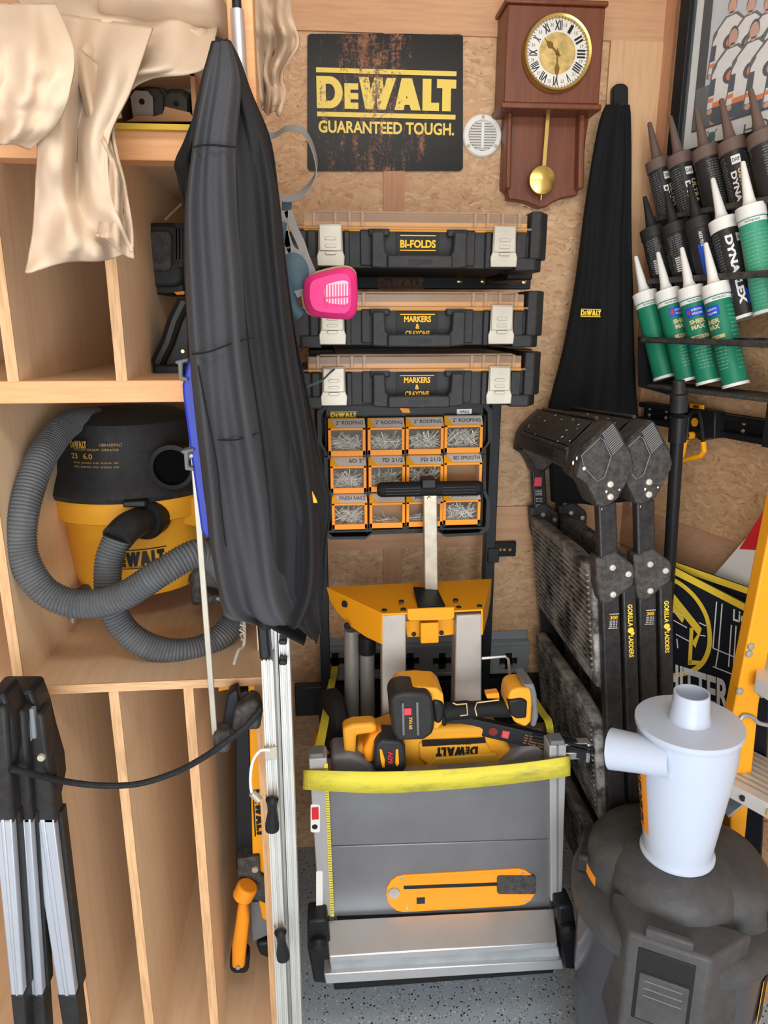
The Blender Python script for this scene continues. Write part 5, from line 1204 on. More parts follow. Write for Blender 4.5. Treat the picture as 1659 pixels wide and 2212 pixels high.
# text on cap
fd = WV.normalized(); lt = MB(); u0 = G(1246, 984); u1 = G(1244, 1018); up_ = (u0-u1).normalized()
text(lt, 'LADDERS', u1+(u0-u1)*.5+WV*.42, .13, .018, -fd, up_, .02); 
for i in range(len(lt.v)): lt.v[i] += Vector((-.0008, 0, 0))
obj('embossing', lt, M_dark, t)
def rv(mb, x, y, dy=-.004, k=0, r=.0062): mb.lathe(G(x, y, dy)+WV*k, [(r, 0), (r*.85, .0025), (.0005, .003)], 16, (0, -1, 0)); return mb
sr = mat('bright rivet', (206, 200, 190), .35, .5)
for x, y in ((1318, 1046), (1318, 1073)): obj('rivet', rv(MB(), x, y, -.006), sr, t)
def post(nm, a, b, w, dpt, kk, m, lab=None):
    return obj(nm, MB().bar(a+WV*kk, b+WV*kk, w, dpt, (1, 0, 0)), m, t, bevel=.004, seg=3)
M_leg = mat('black anodised leg', (34, 34, 36), .36, .2, .12, 14, 0, 100, .18)
fa, fb = G(1310, 1085), G(1338, 1900); ra_, rb2 = G(1357, 1262), G(1377, 1900)
fa2 = Vector(fa); L1 = post('front_leg', fa, fb, .034, .022, 0.015, M_leg); L1b = post('front_leg', fa, fb, .034, .022, .985, M_leg)
L2 = post('rear_leg', ra_, rb2, .026, .022, .015, M_leg); L2b = post('rear_leg', ra_, rb2, .026, .022, .985, M_leg)
hg = [(1287, 1205), (1300, 1206), (1327, 1192), (1340, 1200), (1367, 1219), (1372, 1232), (1370, 1262), (1336, 1291), (1320, 1304), (1298, 1304), (1290, 1270)]
for k in (0, .97):
    hh = MB().prism([G(x, y, -.008)+WV*k for x, y in hg], (0, .034, 0)); h_ = obj('hinge_plate', hh, M_blkd, t, bevel=.004)
    rr_ = MB()
    for x, y in ((1323, 1226), (1357, 1240), (1324, 1284)): rv(rr_, x, y, -.009, k)
    objs('rivet', rr_, sr, h_)
lt = MB(); d_ = (rb2-ra_).normalized()
def legtext(s, y, w, h, m_, b=.03, lgx=None, xo=0, par=None, flipd=True, base=(ra_, rb2), yy=-.0125+.0):
    a, b_ = base; f = (P(1360, y, YL).z-a.z)/(b_.z-a.z); c = a+(b_-a)*f+WV*.015+Vector((xo, -.0112, 0)); mb = MB()
    text(mb, s, c, w, h, (b_-a).normalized(), (1, 0, 0), b) if flipd else text(mb, s, c, w, h, (1, 0, 0), (a-b_).normalized(), b)
    return obj('lettering', mb, m_, par or L2)
legtext('GORILLA', 1327, .044, .009, M_yink); legtext('LADDERS', 1394, .044, .009, M_yink)
gm = MB(); f = (P(1360, 1359, YL).z-ra_.z)/(rb2.z-ra_.z); gc = ra_+(rb2-ra_)*f+WV*.015+Vector((0, -.0115, 0))
gm.lathe(gc, [(.006, 0), (.006, .0005)], 7, (0, -1, 0)).lathe(gc+Vector((.004, 0, -.006)), [(.004, 0), (.004, .0005)], 6, (0, -1, 0)); obj('emblem', gm, M_yink, L2)
lt = MB(); f = (P(1325, 1338, YL).z-fa.z)/(fb.z-fa.z); lc = fa+(fb-fa)*f+WV*.015+Vector((.004, -.0112, .006)); text(lt, '300', lc, .014, .007, (1, 0, 0), (0, 0, 1), .02); obj('lettering', lt, M_yink2, L1)
lt = MB(); 
for k in range(4): text(lt, 'IIII III II', lc+Vector((0, 0, -.007-k*.0035)), .014, .0022)
rect2(lt, lc+Vector((0, 0, .007)), .018, .001); rect2(lt, lc+Vector((0, 0, -.021)), .018, .001); obj('load_label', lt, M_wink, L1)
f1_ = MB(); q = fa+WV*.985+Vector((0, -.0115, 0)); dd = (fb-fa).normalized()
rect2(f1_, q+dd*.035+Vector((-.003, 0, 0)), .018, .022); obj('red_label', f1_, M_pinkr, L1b)
lt = MB()
for k in range(5): text(lt, 'IIII III IIIII II IIII', q+dd*.10+Vector((-.010+k*.0035, 0, 0)), .09, .002, dd, (1, 0, 0))
obj('label_print', lt, M_wink, L1b)
# treads hang folded between the legs
for n_, (yt, yb, dx) in enumerate(((1225, 1497, 0), (1560, 1790, .006), (1850, 2010, .012))):
    a, b = G(1283+n_*6, yt), G(1296+n_*6, yb)
    tv = Vector((.028, 0, 0)); k0, k1 = .04, .96
    pr = []
    H_ = (a-b)
    prof = [(0, .0), (.04, -.02), (.10, -.03), (.9, -.03), (.96, -.02), (1, 0)]
    o_ = [a+WV*k0-H_*.14, a+WV*.12-H_*.03, a+WV*.30+H_*.0, a+WV*k1+H_*.0, b+WV*k1+H_*.06, b+WV*.2+H_*.0, b+WV*k0]
    tr = MB().prism(o_, tv); T_ = obj('tread', tr, M_tread, t, bevel=.006, seg=3)
    rg = MB(); m_ = 17
    for j in range(m_):
        f = .10+.82*j/m_; c0 = a-H_*f+WV*.07+Vector((-.0015, 0, 0)); c1 = a-H_*(f-.0)+WV*.93+Vector((-.0015, 0, 0)); rg.bar(c0, c1, .0035, .004, (0, 0, 1))
    obj('anti_slip_ribs', rg, M_tread, T_)
    obj('tread_bracket', MB().bar(a-H_*.1+tv+WV*.02, b+H_*.1+tv+WV*.02, .012, .01), M_blk2, t)
for k in (0.015, .985): obj('foot', MB().box(fb+WV*k, (.05, .05, .05)), M_rub, t, bevel=.006)
def cpl(o, off, lab):
    c = copy_tree(o); c.location += off; c['label'] = lab; return c
ofs = P(1407, 909, YL+.012)-P(1322, 912, YL)
t2 = cpl(t, ofs, 'scuffed black folding step ladder, the rear one leaning nearer the right wall')

# ================================================================ black pole
t = thing('black_pole', 'thin black telescopic pole standing behind the step ladders against the right wall', 'pole', P(1440, 1420, 1.40))
p0, p1 = P(1466, 900, 1.34), P(1425, 1560, 1.42)
obj('shaft', MB().cyl(p0, p1, .0125, seg=20), M_blk2, t)
a0 = P(1466, 822, 1.335); obj('grip', MB().cyl(p0-(p0-a0)*.15, P(1467, 850, 1.335), .0165, seg=20).cyl(P(1467, 850, 1.335), a0, .013, .011, 20), M_blk, t)
obj('collar', MB().cyl(p0, p0+(p1-p0).normalized()*.05, .017, seg=20), M_dark, t)

# ================================================================ wall track with hook on the right wall
t = thing('tool_track', 'black slotted tool track running along the right wall under the caulk rack', 'track', W0+WD*.3+WN*.02+Z3*1.27)
def wz(px, py, off): return PW(px, py, off)
A = PW(1380, 868, .03); zt = A.z; zl = PW(1400, 905, .03).z-.012
s0 = (A-W0).dot(WD)
def wpt(s, z, off): return W0+WD*s+WN*off+Z3*z
tk = MB().prism([wpt(s0, zt, .012), wpt(s0+1.4, zt, .012), wpt(s0+1.4, zl, .012), wpt(s0, zl, .012)], -WN*.011)
obj('track_body', tk, M_blk2, t)
obj('track_lip', MB().prism([wpt(s0, zt, .03), wpt(s0+1.4, zt, .03), wpt(s0+1.4, zt-.012, .03), wpt(s0, zt-.012, .03)], -WN*.028), M_dark, t, bevel=.002)
obj('track_lip', MB().prism([wpt(s0, zl+.014, .03), wpt(s0+1.4, zl+.014, .03), wpt(s0+1.4, zl, .03), wpt(s0, zl, .03)], -WN*.028), M_dark, t, bevel=.003)
sw = MB()
for k in range(14):
    for z in (.3, .62): sw.lathe(wpt(s0+.02+k*.055, zl+(zt-zl)*(1-z), .0125), [(.0045, 0), (.0035, .002)], 10, WN)
objs('screw', sw, M_steel, t)
t = thing('track_hook', 'black and yellow hook clipped on the tool track at right', 'hook', PW(1505, 940, .05))
hp = [(1462, 873), (1545, 890), (1543, 948), (1532, 946), (1512, 952), (1478, 930), (1474, 890)]
obj('hook_plate', MB().prism([PW(x, y, .045) for x, y in hp], -WN*.03), M_blk2, t, bevel=.003)
ob_ = obj('name_tag', MB().prism([PW(x, y, .047) for x, y in ((1490, 872), (1519, 875), (1519, 884), (1489, 881))], -WN*.003), M_yelp, t)
lt = MB(); logo(lt, PW(1504.5, 878, .0472), .026*.72, .0068, WD*1.0 if WD.dot(rgt) > 0 else -WD, Z3, False); obj('lettering', lt, M_kink, ob_)
obj('load_badge', MB().lathe(PW(1501, 912, .0455), [(.0095, 0), (.0095, .001)], 24, WN), M_yelp, t)
obj('hook_knob', MB().lathe(PW(1496, 940, .046), [(.008, -.0), (.008, .014), (.005, .014), (.004, .002)], 20, WN), M_yelp, t)
arm = [PW(x, y, .06) for x, y in ((1484, 950), (1487, 905), (1497, 889), (1508, 889), (1514, 905), (1519, 955))]
obj('hook_arm', MB().tube(catmull(arm, 6), .0045, 10), M_blk2, t)
tip = [PW(x, y, .06) for x, y in ((1519, 955), (1521, 975), (1514, 984), (1490, 990), (1474, 996), (1475, 975), (1480, 950), (1484, 948))]
obj('hook_tip', MB().tube(tip, .006, 12), M_yelp, t)

# ================================================================ framed team picture
t = thing('framed_picture', 'black framed team photograph leaning on the right wall behind the caulk tubes', 'picture', PW(1460, 350, .03))
def fp(px, py, o=.03): return PW(px, py, o)
s_l = (fp(1466, 60)-W0).dot(WD); zb_ = fp(1449, 352).z-.012; zt_ = zb_+.62; s_r = s_l+.62; fw = .030
def fr(s, z, o): return W0+WD*s+WN*(o)+Z3*z
for nm, a in (('frame_side', (s_l, s_l+fw, zb_, zt_)), ('frame_side', (s_r-fw, s_r, zb_, zt_)), ('frame_rail', (s_l, s_r, zb_, zb_+fw)), ('frame_rail', (s_l, s_r, zt_-fw, zt_))):
    obj(nm, MB().prism([fr(a[0], a[2], .032), fr(a[1], a[2], .032), fr(a[1], a[3], .032), fr(a[0], a[3], .032)], -WN*.03), M_dark, t, bevel=.002)
mt_ = obj('mat_board', MB().prism([fr(s_l+.01, zb_+.01, .014), fr(s_r-.01, zb_+.01, .014), fr(s_r-.01, zt_-.01, .014), fr(s_l+.01, zt_-.01, .014)], -WN*.012), M_wink, t)
ps0, pz0, ps1, pz1 = s_l+fw+.024, fp(1503, 281, .0155).z, s_r-fw-.024, zt_-.06
M_ph = mat('pale photo wall print', (196, 202, 208), .5, 0, .06, 30)
ph_ = obj('photo_print', MB().prism([fr(ps0, pz0, .0155), fr(ps1, pz0, .0155), fr(ps1, pz1, .0155), fr(ps0, pz1, .0155)], -WN*.001), M_ph, t)
ed = MB()
for a in ((ps0-.003, ps1+.003, pz0-.003, pz0), (ps0-.003, ps1+.003, pz1, pz1+.003), (ps0-.003, ps0, pz0, pz1), (ps1, ps1+.003, pz0, pz1)): ed.prism([fr(a[0], a[2], .0155), fr(a[1], a[2], .0155), fr(a[1], a[3], .0155), fr(a[0], a[3], .0155)], -WN*.001)
obj('print_border', ed, M_kink, ph_)
lay = {k: MB() for k in 'swnogd'}
cnt = [0]
def sh_(l, pts): 
    cnt[0] += 1; o = .0160+cnt[0]*.00002; lay[l].add([fr(ps0+max(0, min(1, x))*(ps1-ps0), pz0+max(0, min(1, y))*(pz1-pz0), o) for x, y in pts], [tuple(range(len(pts)))])
def el(cx_, cy_, rx, ry): return [(cx_+rx*math.cos(2*PI*k/14), cy_+ry*math.sin(2*PI*k/14)) for k in range(14)]
sh_('g', [(0, 0), (1, 0), (1, .16), (0, .16)]); sh_('d', [(0, .16), (.045, .16), (.04, .78), (0, .80)]); sh_('d', [(0, .8), (.05, .78), (.07, .84), (.02, .86)])
def player(x, y, s, arms=True, kneel=False):
    sh_('g', [(x-.04*s, y-.035*s), (x-.115*s, y-.10*s), (x-.135*s, y-.32*s), (x-.07*s, y-.34*s), (x+.07*s, y-.34*s), (x+.135*s, y-.32*s), (x+.115*s, y-.10*s), (x+.04*s, y-.035*s)])
    if not kneel: sh_('w', [(x-.055*s, y-.35*s), (x+.055*s, y-.35*s), (x+.06*s, y-.1*s), (x-.06*s, y-.1*s)]); sh_('n', [(x-.055*s, y-.62*s), (x+.055*s, y-.62*s), (x+.055*s, y-.33*s), (x-.055*s, y-.33*s)]); sh_('o', [(x-.056*s, y-.5*s), (x+.056*s, y-.5*s), (x+.056*s, y-.46*s), (x-.056*s, y-.46*s)])
    else: sh_('n', [(x-.09*s, y-.42*s), (x+.08*s, y-.42*s), (x+.08*s, y-.28*s), (x-.09*s, y-.25*s)]); sh_('o', [(x-.1*s, y-.36*s), (x-.06*s, y-.4*s), (x-.05*s, y-.5*s), (x-.09*s, y-.5*s)]); sh_('w', [(x+.03*s, y-.58*s), (x+.08*s, y-.58*s), (x+.08*s, y-.4*s), (x+.03*s, y-.4*s)])
    sh_('w', [(x-.03*s, y-.045*s), (x-.085*s, y-.09*s), (x-.095*s, y-.3*s), (x+.095*s, y-.3*s), (x+.085*s, y-.09*s), (x+.03*s, y-.045*s)])
    for q in (-1, 1): sh_('w', [(x+q*.07*s, y-.08*s), (x+q*.11*s, y-.14*s), (x+q*.125*s, y-.30*s), (x+q*.085*s, y-.30*s)]); sh_('n', [(x+q*.084*s, y-.16*s), (x+q*.118*s, y-.16*s), (x+q*.122*s, y-.24*s), (x+q*.086*s, y-.24*s)]); sh_('o', [(x+q*.086*s, y-.25*s), (x+q*.123*s, y-.25*s), (x+q*.125*s, y-.27*s), (x+q*.087*s, y-.27*s)]); sh_('s', el(x+q*.105*s, y-.315*s, .017*s, .014*s))
    sh_('o', [(x-.09*s, y-.275*s), (x+.09*s, y-.275*s), (x+.09*s, y-.3*s), (x-.09*s, y-.3*s)]); sh_('n', el(x+.01*s, y-.17*s, .050*s, .040*s)); sh_('o', el(x+.012*s, y-.172*s, .030*s, .024*s))
    sh_('n', el(x, y+.008*s, .030*s, .046*s)); sh_('s', el(x, y, .027*s, .042*s)); sh_('n', [(x-.014*s, y-.022*s), (x+.014*s, y-.022*s), (x+.012*s, y-.032*s), (x-.012*s, y-.032*s)])
def fq(px, py): q = PW(px, py, .0155); return ((q-W0).dot(WD)-ps0)/(ps1-ps0), (q.z-pz0)/(pz1-pz0)
for px, py in ((1583, 14), (1624, 12), (1662, 8), (1700, 4), (1740, 0)): player(*fq(px, py), .72)
for px, py in ((1586, 82), (1632, 68), (1676, 60), (1722, 50)): player(*fq(px, py), .78, True, True)
for k, m_ in (('s', M_skin), ('w', M_wink), ('n', M_navy), ('o', M_orp), ('g', M_glov), ('d', M_kink)):
    nm = {'s': 'faces', 'w': 'jerseys', 'n': 'jersey_trim', 'o': 'jersey_stripes', 'g': 'photo_floor', 'd': 'photo_shadow'}[k]; obj(nm, lay[k], m_, ph_)
lt = MB(); sg = 1 if WD.dot(rgt) > 0 else -1
text(lt, 'HOCKEY', W0+WD*(s_l+.27)+WN*.0145+Z3*(pz0-.028), .16, .022, WD*sg, Z3); obj('lettering', lt, M_navy, mt_)
cr = MB(); cc_ = PW(1537, 296, .0146)
for a_ in (45, 135): d2 = WD*math.cos(R(a_))+Z3*math.sin(R(a_)); cr.bar(cc_-d2*.018, cc_+d2*.018, .002, .0006, WN.cross(d2))
cr.lathe(cc_, [(.010, 0), (.010, .0006)], 16, WN); obj('crest', cr, mat('dark green print', (40, 92, 76), .5), mt_)
obj('glass', MB().prism([fr(s_l+.02, zb_+.02, .022), fr(s_r-.02, zb_+.02, .022), fr(s_r-.02, zt_-.02, .022), fr(s_l+.02, zt_-.02, .022)], -WN*.002), M_gls, t)

# ================================================================ caulk rack and tubes
rk = thing('caulk_rack', 'black steel three tier rack holding the caulk tubes on the right wall', 'rack', PW(1500, 860, .05))
def shelf(px0, py0, px1, py1, off, dep, th=.012, ext=.25):
    a, b = PW(px0, py0, off), PW(px1, py1, off); z = (a.z+b.z)/2; a.z = b.z = z; d = (b-a).normalized(); b = b+d*ext
    s = MB().prism([a, b, b-WN*dep, a-WN*dep], Z3*-th); return obj('shelf', s, mat('dusty black rack steel', (52, 51, 50), .5, .2, .2, 20, 0, 100, .5) if 'dusty black rack steel' not in bpy.data.materials else bpy.data.materials['dusty black rack steel'], rk, bevel=.003), z
S3, z3 = shelf(1382, 728, 1560, 733, .125, .085)
S2, z2 = shelf(1388, 604, 1560, 588, .10, .08)
S1, z1 = shelf(1402, 470, 1560, 440, .07, .06)
S0, z0_ = shelf(1396, 832, 1640, 856, .11, .10, .008, .03)
e0 = PW(1390, 740, .11); sA = (e0-W0).dot(WD)
bp_ = MB().prism([wpt(sA-.005, z1, .012), wpt(sA+.02, z1, .012), wpt(sA+.02, z0_-.03, .012), wpt(sA-.005, z0_-.03, .012)], -WN*.006); obj('back_rail', bp_, M_dark, rk)
obj('end_plate', MB().prism([wpt(sA-.01, z3, .012), wpt(sA-.01, z3, .118), wpt(sA-.01, z0_-.008, .105), wpt(sA-.01, z0_-.03, .012)], WD*.004), M_dark, rk)
pl = (PW(1648, 900, .11)-W0).dot(WD)
obj('end_post', MB().prism([wpt(pl, z2, .105), wpt(pl+.022, z2, .105), wpt(pl+.022, z0_-.09, .105), wpt(pl, z0_-.09, .105)], -WN*.02), M_dark, rk, bevel=.002)
for z in (z1, z2): obj('back_plate', MB().prism([wpt(sA, z-.01, .012), wpt(sA+.6, z-.01, .012), wpt(sA+.6, z-.045, .012), wpt(sA, z-.045, .012)], -WN*.006), M_dark, rk)
hr = MB(); hc = PW(1624, 712, .085); hc.z = z3+.0015
hr.lathe(hc, [(.027, 0), (.031, 0), (.031, .0015), (.027, .0015), (.027, 0)], 32, cap=False); obj('hole_rim', hr, M_dark, S3)
obj('empty_hole', MB().lathe(hc, [(.026, -.0012), (.026, -.0006)], 28), M_blk2, S3)
RT = .0245
def tube_(label, group, base, top, body, capm, kind):
    d = top-base; L = d.length; Mq = d.to_track_quat('Z', 'Y').to_matrix()
    o = bpy.data.objects.new('caulk_tube', None); C.objects.link(o); o.matrix_basis = Matrix.Translation(base) @ Mq.to_4x4(); o['_loc'] = 1; tag(o, label, 'caulk tube', group)
    inv = Mq.transposed(); ref = inv @ ((CAM-base).normalized())
    hb = L-.022
    B = obj('cartridge', MB().lathe((0, 0, 0), [(RT*.9, .002), (RT, .003), (RT, hb), (RT*.9, hb)], 36), body, o)
    obj('base_ring', MB().lathe((0, 0, 0), [(RT*1.03, 0), (RT*1.03, .006), (RT, .006), (RT*.8, 0)], 36), capm, B)
    obj('cap', MB().lathe((0, 0, 0), [(RT*1.0, hb-.002), (RT*1.07, hb), (RT*1.07, L-.001), (RT*1.0, L), (RT*.8, L), (RT*.75, L-.003), (.002, L-.003)], 36), capm, o)
    nz = {'g': .080, 'b': .082, 'k': .070, 'd': .080}[kind]
    obj('nozzle', MB().lathe((0, 0, 0), [(.0145, L-.003), (.0125, L+.004), (.0105, L+.012), (.0095, L+.02), (.0045, L+nz), (.003, L+nz+.002), (.001, L+nz+.002)], 20), capm, o)
    ax = (0, 0, 1)
    def wt(s, ang, z, w, h, m, b=0., vert=False, nm='lettering'):
        mb = MB(); wtext(mb, s, (0, 0, 0), ax, ref, RT, ang, z, w, h, b, False, vert); return obj(nm, mb, m, B)
    def wpa(ang, z, w, h, m, nm='label_band', lift=.0004):
        mb = MB(); wpatch(mb, (0, 0, 0), ax, ref, RT, ang, z, w, h, lift); return obj(nm, mb, m, B)
    def fine(ang, z0, z1, w, m, n, vert=False, nm='fine_print'):
        mb = MB()
        for k in range(n): wtext(mb, random.choice(['IIII III IIIIII II', 'II IIIII III IIII', 'IIIII II IIII III']), (0, 0, 0), ax, ref, RT, ang, z0+(z1-z0)*k/max(1, n-1), w*random.uniform(.7, 1), .0022, 0)
        obj(nm, mb, m, B)
    return o, wt, wpa, fine, L
def pair(bx, by, ob, tx, ty, ot): return PW(bx, by, ob), PW(tx, ty, ot)
M_pg = mat('pale green print', (150, 196, 170), .5)
gl = ['green caulk tube with a white nozzle, leftmost in the front row of the rack', 'green caulk tube with a white nozzle, second in the front row of the rack', 'green caulk tube with a white nozzle and full blue label, third in the front row', 'green caulk tube with a white nozzle beside the empty hole of the front row']
for i, ((bx, by), (tx, ty)) in enumerate((((1437, 818), (1392, 632)), ((1486, 824), (1440, 627)), ((1532, 828), (1490, 621)), ((1590, 834), (1543, 614)))):
    b_, t_ = pair(bx, by, .075, tx, ty, .10)
    o, wt, wpa, fine, L = tube_(gl[i], 'caulk tubes in the front row', b_, t_, M_green, M_white, 'g')
    wpa(0, L-.030, .150, .008, M_wink); wt('WHITE/BLANCO', .15, L-.030, .026, .0042, M_kink, .01)
    r0 = (1.6, .55, .05, -.75)[i]
    wpa(r0, L-.052, .036, .020, M_bluep, 'blue_label', .0006); wt('SHERWIN', r0+.12, L-.0485, .020, .0045, M_wink, .01); wt('WILLIAMS', r0+.12, L-.056, .020, .0045, M_wink, .01); wpa(r0-.52, L-.052, .006, .008, M_red, 'emblem', .0012)
    wt('SHER', r0, L-.072, .030, .009, M_beige, .05); wt('MAX', r0, L-.083, .026, .009, M_beige, .05)
    wpa(r0, L-.103, .036, .007, M_beige, 'beige_band', .0006); wt('BEST', r0, L-.103, .02, .004, M_kink, .01)
    fine(r0, L-.125, L-.165, .032, M_pg, 7); fine(r0+1.75, L-.05, L-.17, .026, M_pg, 16)
M_ctube = mat('dark printed cartridge', (44, 43, 44), .4, 0, .1, 20)
M_gray = mat('grey print', (150, 152, 152), .5)
bl_ = ['dark caulk tube with a brown nozzle, leftmost in the top row', 'dark caulk tube with a brown nozzle, second in the top row', 'dark caulk tube with a brown nozzle and dense print, third in the top row', 'dark caulk tube with brown nozzle and white badge, fourth in the top row', 'dark caulk tube with a brown nozzle, nearest in the top row']
for i, ((bx, by), (tx, ty)) in enumerate((((1458, 525), (1420, 347)), ((1506, 520), (1466, 336)), ((1562, 512), (1522, 321)), ((1622, 505), (1578, 306)), ((1690, 492), (1643, 288)))):
    b_, t_ = pair(bx, by, .025, tx, ty, .05)
    o, wt, wpa, fine, L = tube_(bl_[i], 'caulk tubes in the top row', b_, t_, M_ctube, M_brown, 'b')
    r0 = (.5, .5, 1.6, .0, 1.5)[i]
    wpa(r0+.1, L-.042, .016, .016, M_wink, 'badge', .0006); wt('DAP', r0+.1, L-.042, .013, .007, M_kink, .02)
    wt('DYNAFLEX', r0-.25, L-.115, .105, .010, M_wink, .04, True); wt('ULTRA', r0+.28, L-.085, .05, .011, M_beige, .04, True)
    fine(r0-1.15, L-.032, L-.135, .026, M_gray, 22); fine(r0+1.2, L-.032, L-.135, .026, M_gray, 22)
ml = ['dark caulk tube with a black nozzle and barcode, leftmost in the middle row', 'dark caulk tube with a black nozzle, second in the middle row', 'dark caulk tube with a black nozzle and a blue band, in the middle row', 'black sealant tube with a white nozzle and large lettering running down it', 'pale green caulk tube with a long white nozzle, nearest in the middle row']
M_bk = mat('pale green cartridge', (62, 150, 118), .4, 0, .04, 12)
for i, ((bx, by), (tx, ty), kind) in enumerate((((1452, 690), (1408, 494), 'k'), ((1500, 688), (1455, 485), 'k'), ((1552, 684), (1506, 474), 'k'), ((1610, 688), (1560, 474), 'd'), ((1658, 676), (1620, 445), 'g'))):
    b_, t_ = pair(bx, by, .05, tx, ty, .075)
    cm_ = M_blk if kind == 'k' else M_white
    o, wt, wpa, fine, L = tube_(ml[i], 'caulk tubes in the middle row', b_, t_, M_bk if i == 4 else M_ctube, cm_, kind)
    if i < 2:
        fine(-.2, L-.03, L-.10, .03, M_gray, 16); fine(1.2, L-.03, L-.11, .026, M_gray, 18)
        mb = MB()
        for k in range(7): wpatch(mb, (0, 0, 0), (0, 0, 1), (inv_ := Vector((0, 0, 1))) and ((o.matrix_basis.to_3x3().transposed()) @ (CAM-b_).normalized()), RT, -.1, L-.075-k*.0045, .018, .0026, .0006)
        obj('barcode', mb, M_wink, [k for k in bpy.data.objects if k.parent == o][0])
    elif i == 2: wpa(0, L-.085, .018, .06, M_bluep, 'blue_panel', .0006); fine(1.1, L-.03, L-.12, .024, M_gray, 18); wt('ALEX PLUS', 0, L-.045, .03, .006, M_wink, .02, True)
    elif i == 3: wt('DYNAFLEX', .15, L-.105, .135, .013, M_wink, .05, True); wpa(.9, L-.16, .02, .03, M_bluep, 'blue_panel', .0006); fine(-.95, L-.03, L-.16, .024, M_gray, 24); wpa(1.0, L-.045, .014, .016, M_wink, 'badge', .0006); wt('DAP', 1.0, L-.045, .011, .006, M_kink, .02)
    else: wpa(0, L-.030, .150, .008, M_wink); wt('WHITE/BLANCO', .0, L-.030, .026, .0042, M_kink, .01); fine(-.4, L-.05, L-.20, .028, M_pg, 22); fine(.7, L-.05, L-.20, .024, M_pg, 22)

# ================================================================ yard signs
M_signb = mat('black corrugated plastic sign', (30, 33, 40), .4, 0, .1, 10)
def leansign(name, label, cat, pxs, depth0, m, th=.006):
    pts = [P(x, y, yy) for x, y, yy in pxs]; t = thing(name, label, cat, pts[-1]); n = (pts[1]-pts[0]).cross(pts[3]-pts[0]).normalized(); n = n if n.y < 0 else -n
    return t, obj('board', MB().prism(pts, -n*th), m, t), pts, n
# plane frame for the black sign
SA, SB = P(1400, 1196, 1.46), P(1640, 1320, 1.24)
xd = (SB-SA).normalized(); yd = (Z3-xd*Z3.dot(xd)); yd = (yd+Vector((-.1, .12, 0))).normalized(); yd = (yd-xd*yd.dot(xd)).normalized(); sn = xd.cross(yd).normalized()
def SP(px, py, off=0.0):
    d = ray(px, py); p0 = SA+sn*off; return CAM+d*((p0-CAM).dot(sn)/d.dot(sn))
t = thing('yard_sign', 'black and yellow contractor yard sign leaning behind the step ladders', 'sign', SP(1480, 1600))
bd = obj('board', MB().prism([SP(1400, 1196), SP(1668, 1335), SP(1640, 1900), SP(1380, 1800)], -sn*.006), M_signb, t)
bw = MB().prism([SP(1400, 1196, .0006), SP(1668, 1335, .0006), SP(1666, 1350, .0006), SP(1400, 1212, .0006)], -sn*.0004); obj('yellow_border', bw, M_yink, bd)
ci = MB(); cpts = [SP(x, y, .0012) for x, y in ((1400, 1232), (1455, 1248), (1500, 1282), (1530, 1330), (1538, 1385), (1528, 1425), (1505, 1450), (1470, 1462), (1440, 1462), (1400, 1455))]
cc2 = catmull(cpts, 8); ce_ = SP(1440, 1350, .0012); ci.grid([cc2, [p+(ce_-p).normalized()*.010 for p in cc2]]); obj('ring_print', ci, M_yink, bd)
ar = MB()
for q in ([(1452, 1278), (1516, 1358), (1507, 1370), (1452, 1302)], [(1507, 1370), (1516, 1358), (1502, 1400), (1494, 1388)], [(1490, 1356), (1498, 1356), (1494, 1434), (1486, 1434)], [(1452, 1300), (1478, 1336), (1474, 1346), (1452, 1318)], [(1486, 1426), (1520, 1428), (1518, 1436), (1486, 1436)]): ar.add([SP(x, y, .0014) for x, y in q], [(0, 1, 2, 3)])
obj('arrow_print', ar, M_yink, bd)
wl_ = MB()
for a in ((1548, 1300, 1540, 1400), (1560, 1304, 1552, 1405), (1540, 1400, 1600, 1425), (1580, 1350, 1574, 1440), (1590, 1352, 1584, 1444), (1552, 1405, 1546, 1440), (1450, 1320, 1480, 1332), (1455, 1340, 1484, 1356), (1460, 1370, 1490, 1386), (1462, 1380, 1464, 1400), (1540, 1440, 1586, 1458), (1510, 1345, 1525, 1352), (1512, 1372, 1524, 1374)):
    p, q = SP(a[0], a[1], .001), SP(a[2], a[3], .001); wl_.bar(p, q, .0022, .0008, xd)
obj('line_drawing', wl_, M_wink, bd)
lt = MB()
def st_(s, x0, y0, x1, y1, hpx, b): 
    a, b_ = SP(x0, y0, .0008), SP(x1, y1, .0008); c = (a+b_)/2; h = (SP((x0+x1)/2, (y0+y1)/2-hpx/2, 0)-SP((x0+x1)/2, (y0+y1)/2+hpx/2, 0)).length
    text(lt, s, c, (b_-a).length, h, (b_-a).normalized(), sn.cross((b_-a).normalized()), b)
st_('WHITTER', 1400, 1448, 1575, 1506, 66, .03); st_('Licensed', 1584, 1328, 1672, 1352, 26, .02); obj('lettering', lt, M_wink, bd)
lt = MB(); st_('REMODELING LLC', 1430, 1506, 1600, 1562, 26, .02); obj('lettering', lt, M_wink, bd)
t = thing('yard_sign', 'white sign with red stripes leaning against the right wall behind the black sign', 'sign', PW(1600, 1300, .03))
wb = obj('board', MB().prism([PW(x, y, .03) for x, y in ((1534, 1252), (1700, 1060), (1720, 1400), (1600, 1420))], -WN*.006), M_white, t)
for q in ([(1597, 1186), (1662, 1083), (1662, 1190)], [(1638, 1222), (1662, 1200), (1662, 1236)]): obj('red_stripe', MB().prism([PW(x, y, .0312) for x, y in q], -WN*.001), M_red, wb)
t = thing('yard_sign', 'yellow edged board standing just behind the black contractor sign', 'sign', P(1540, 1300, 1.4))
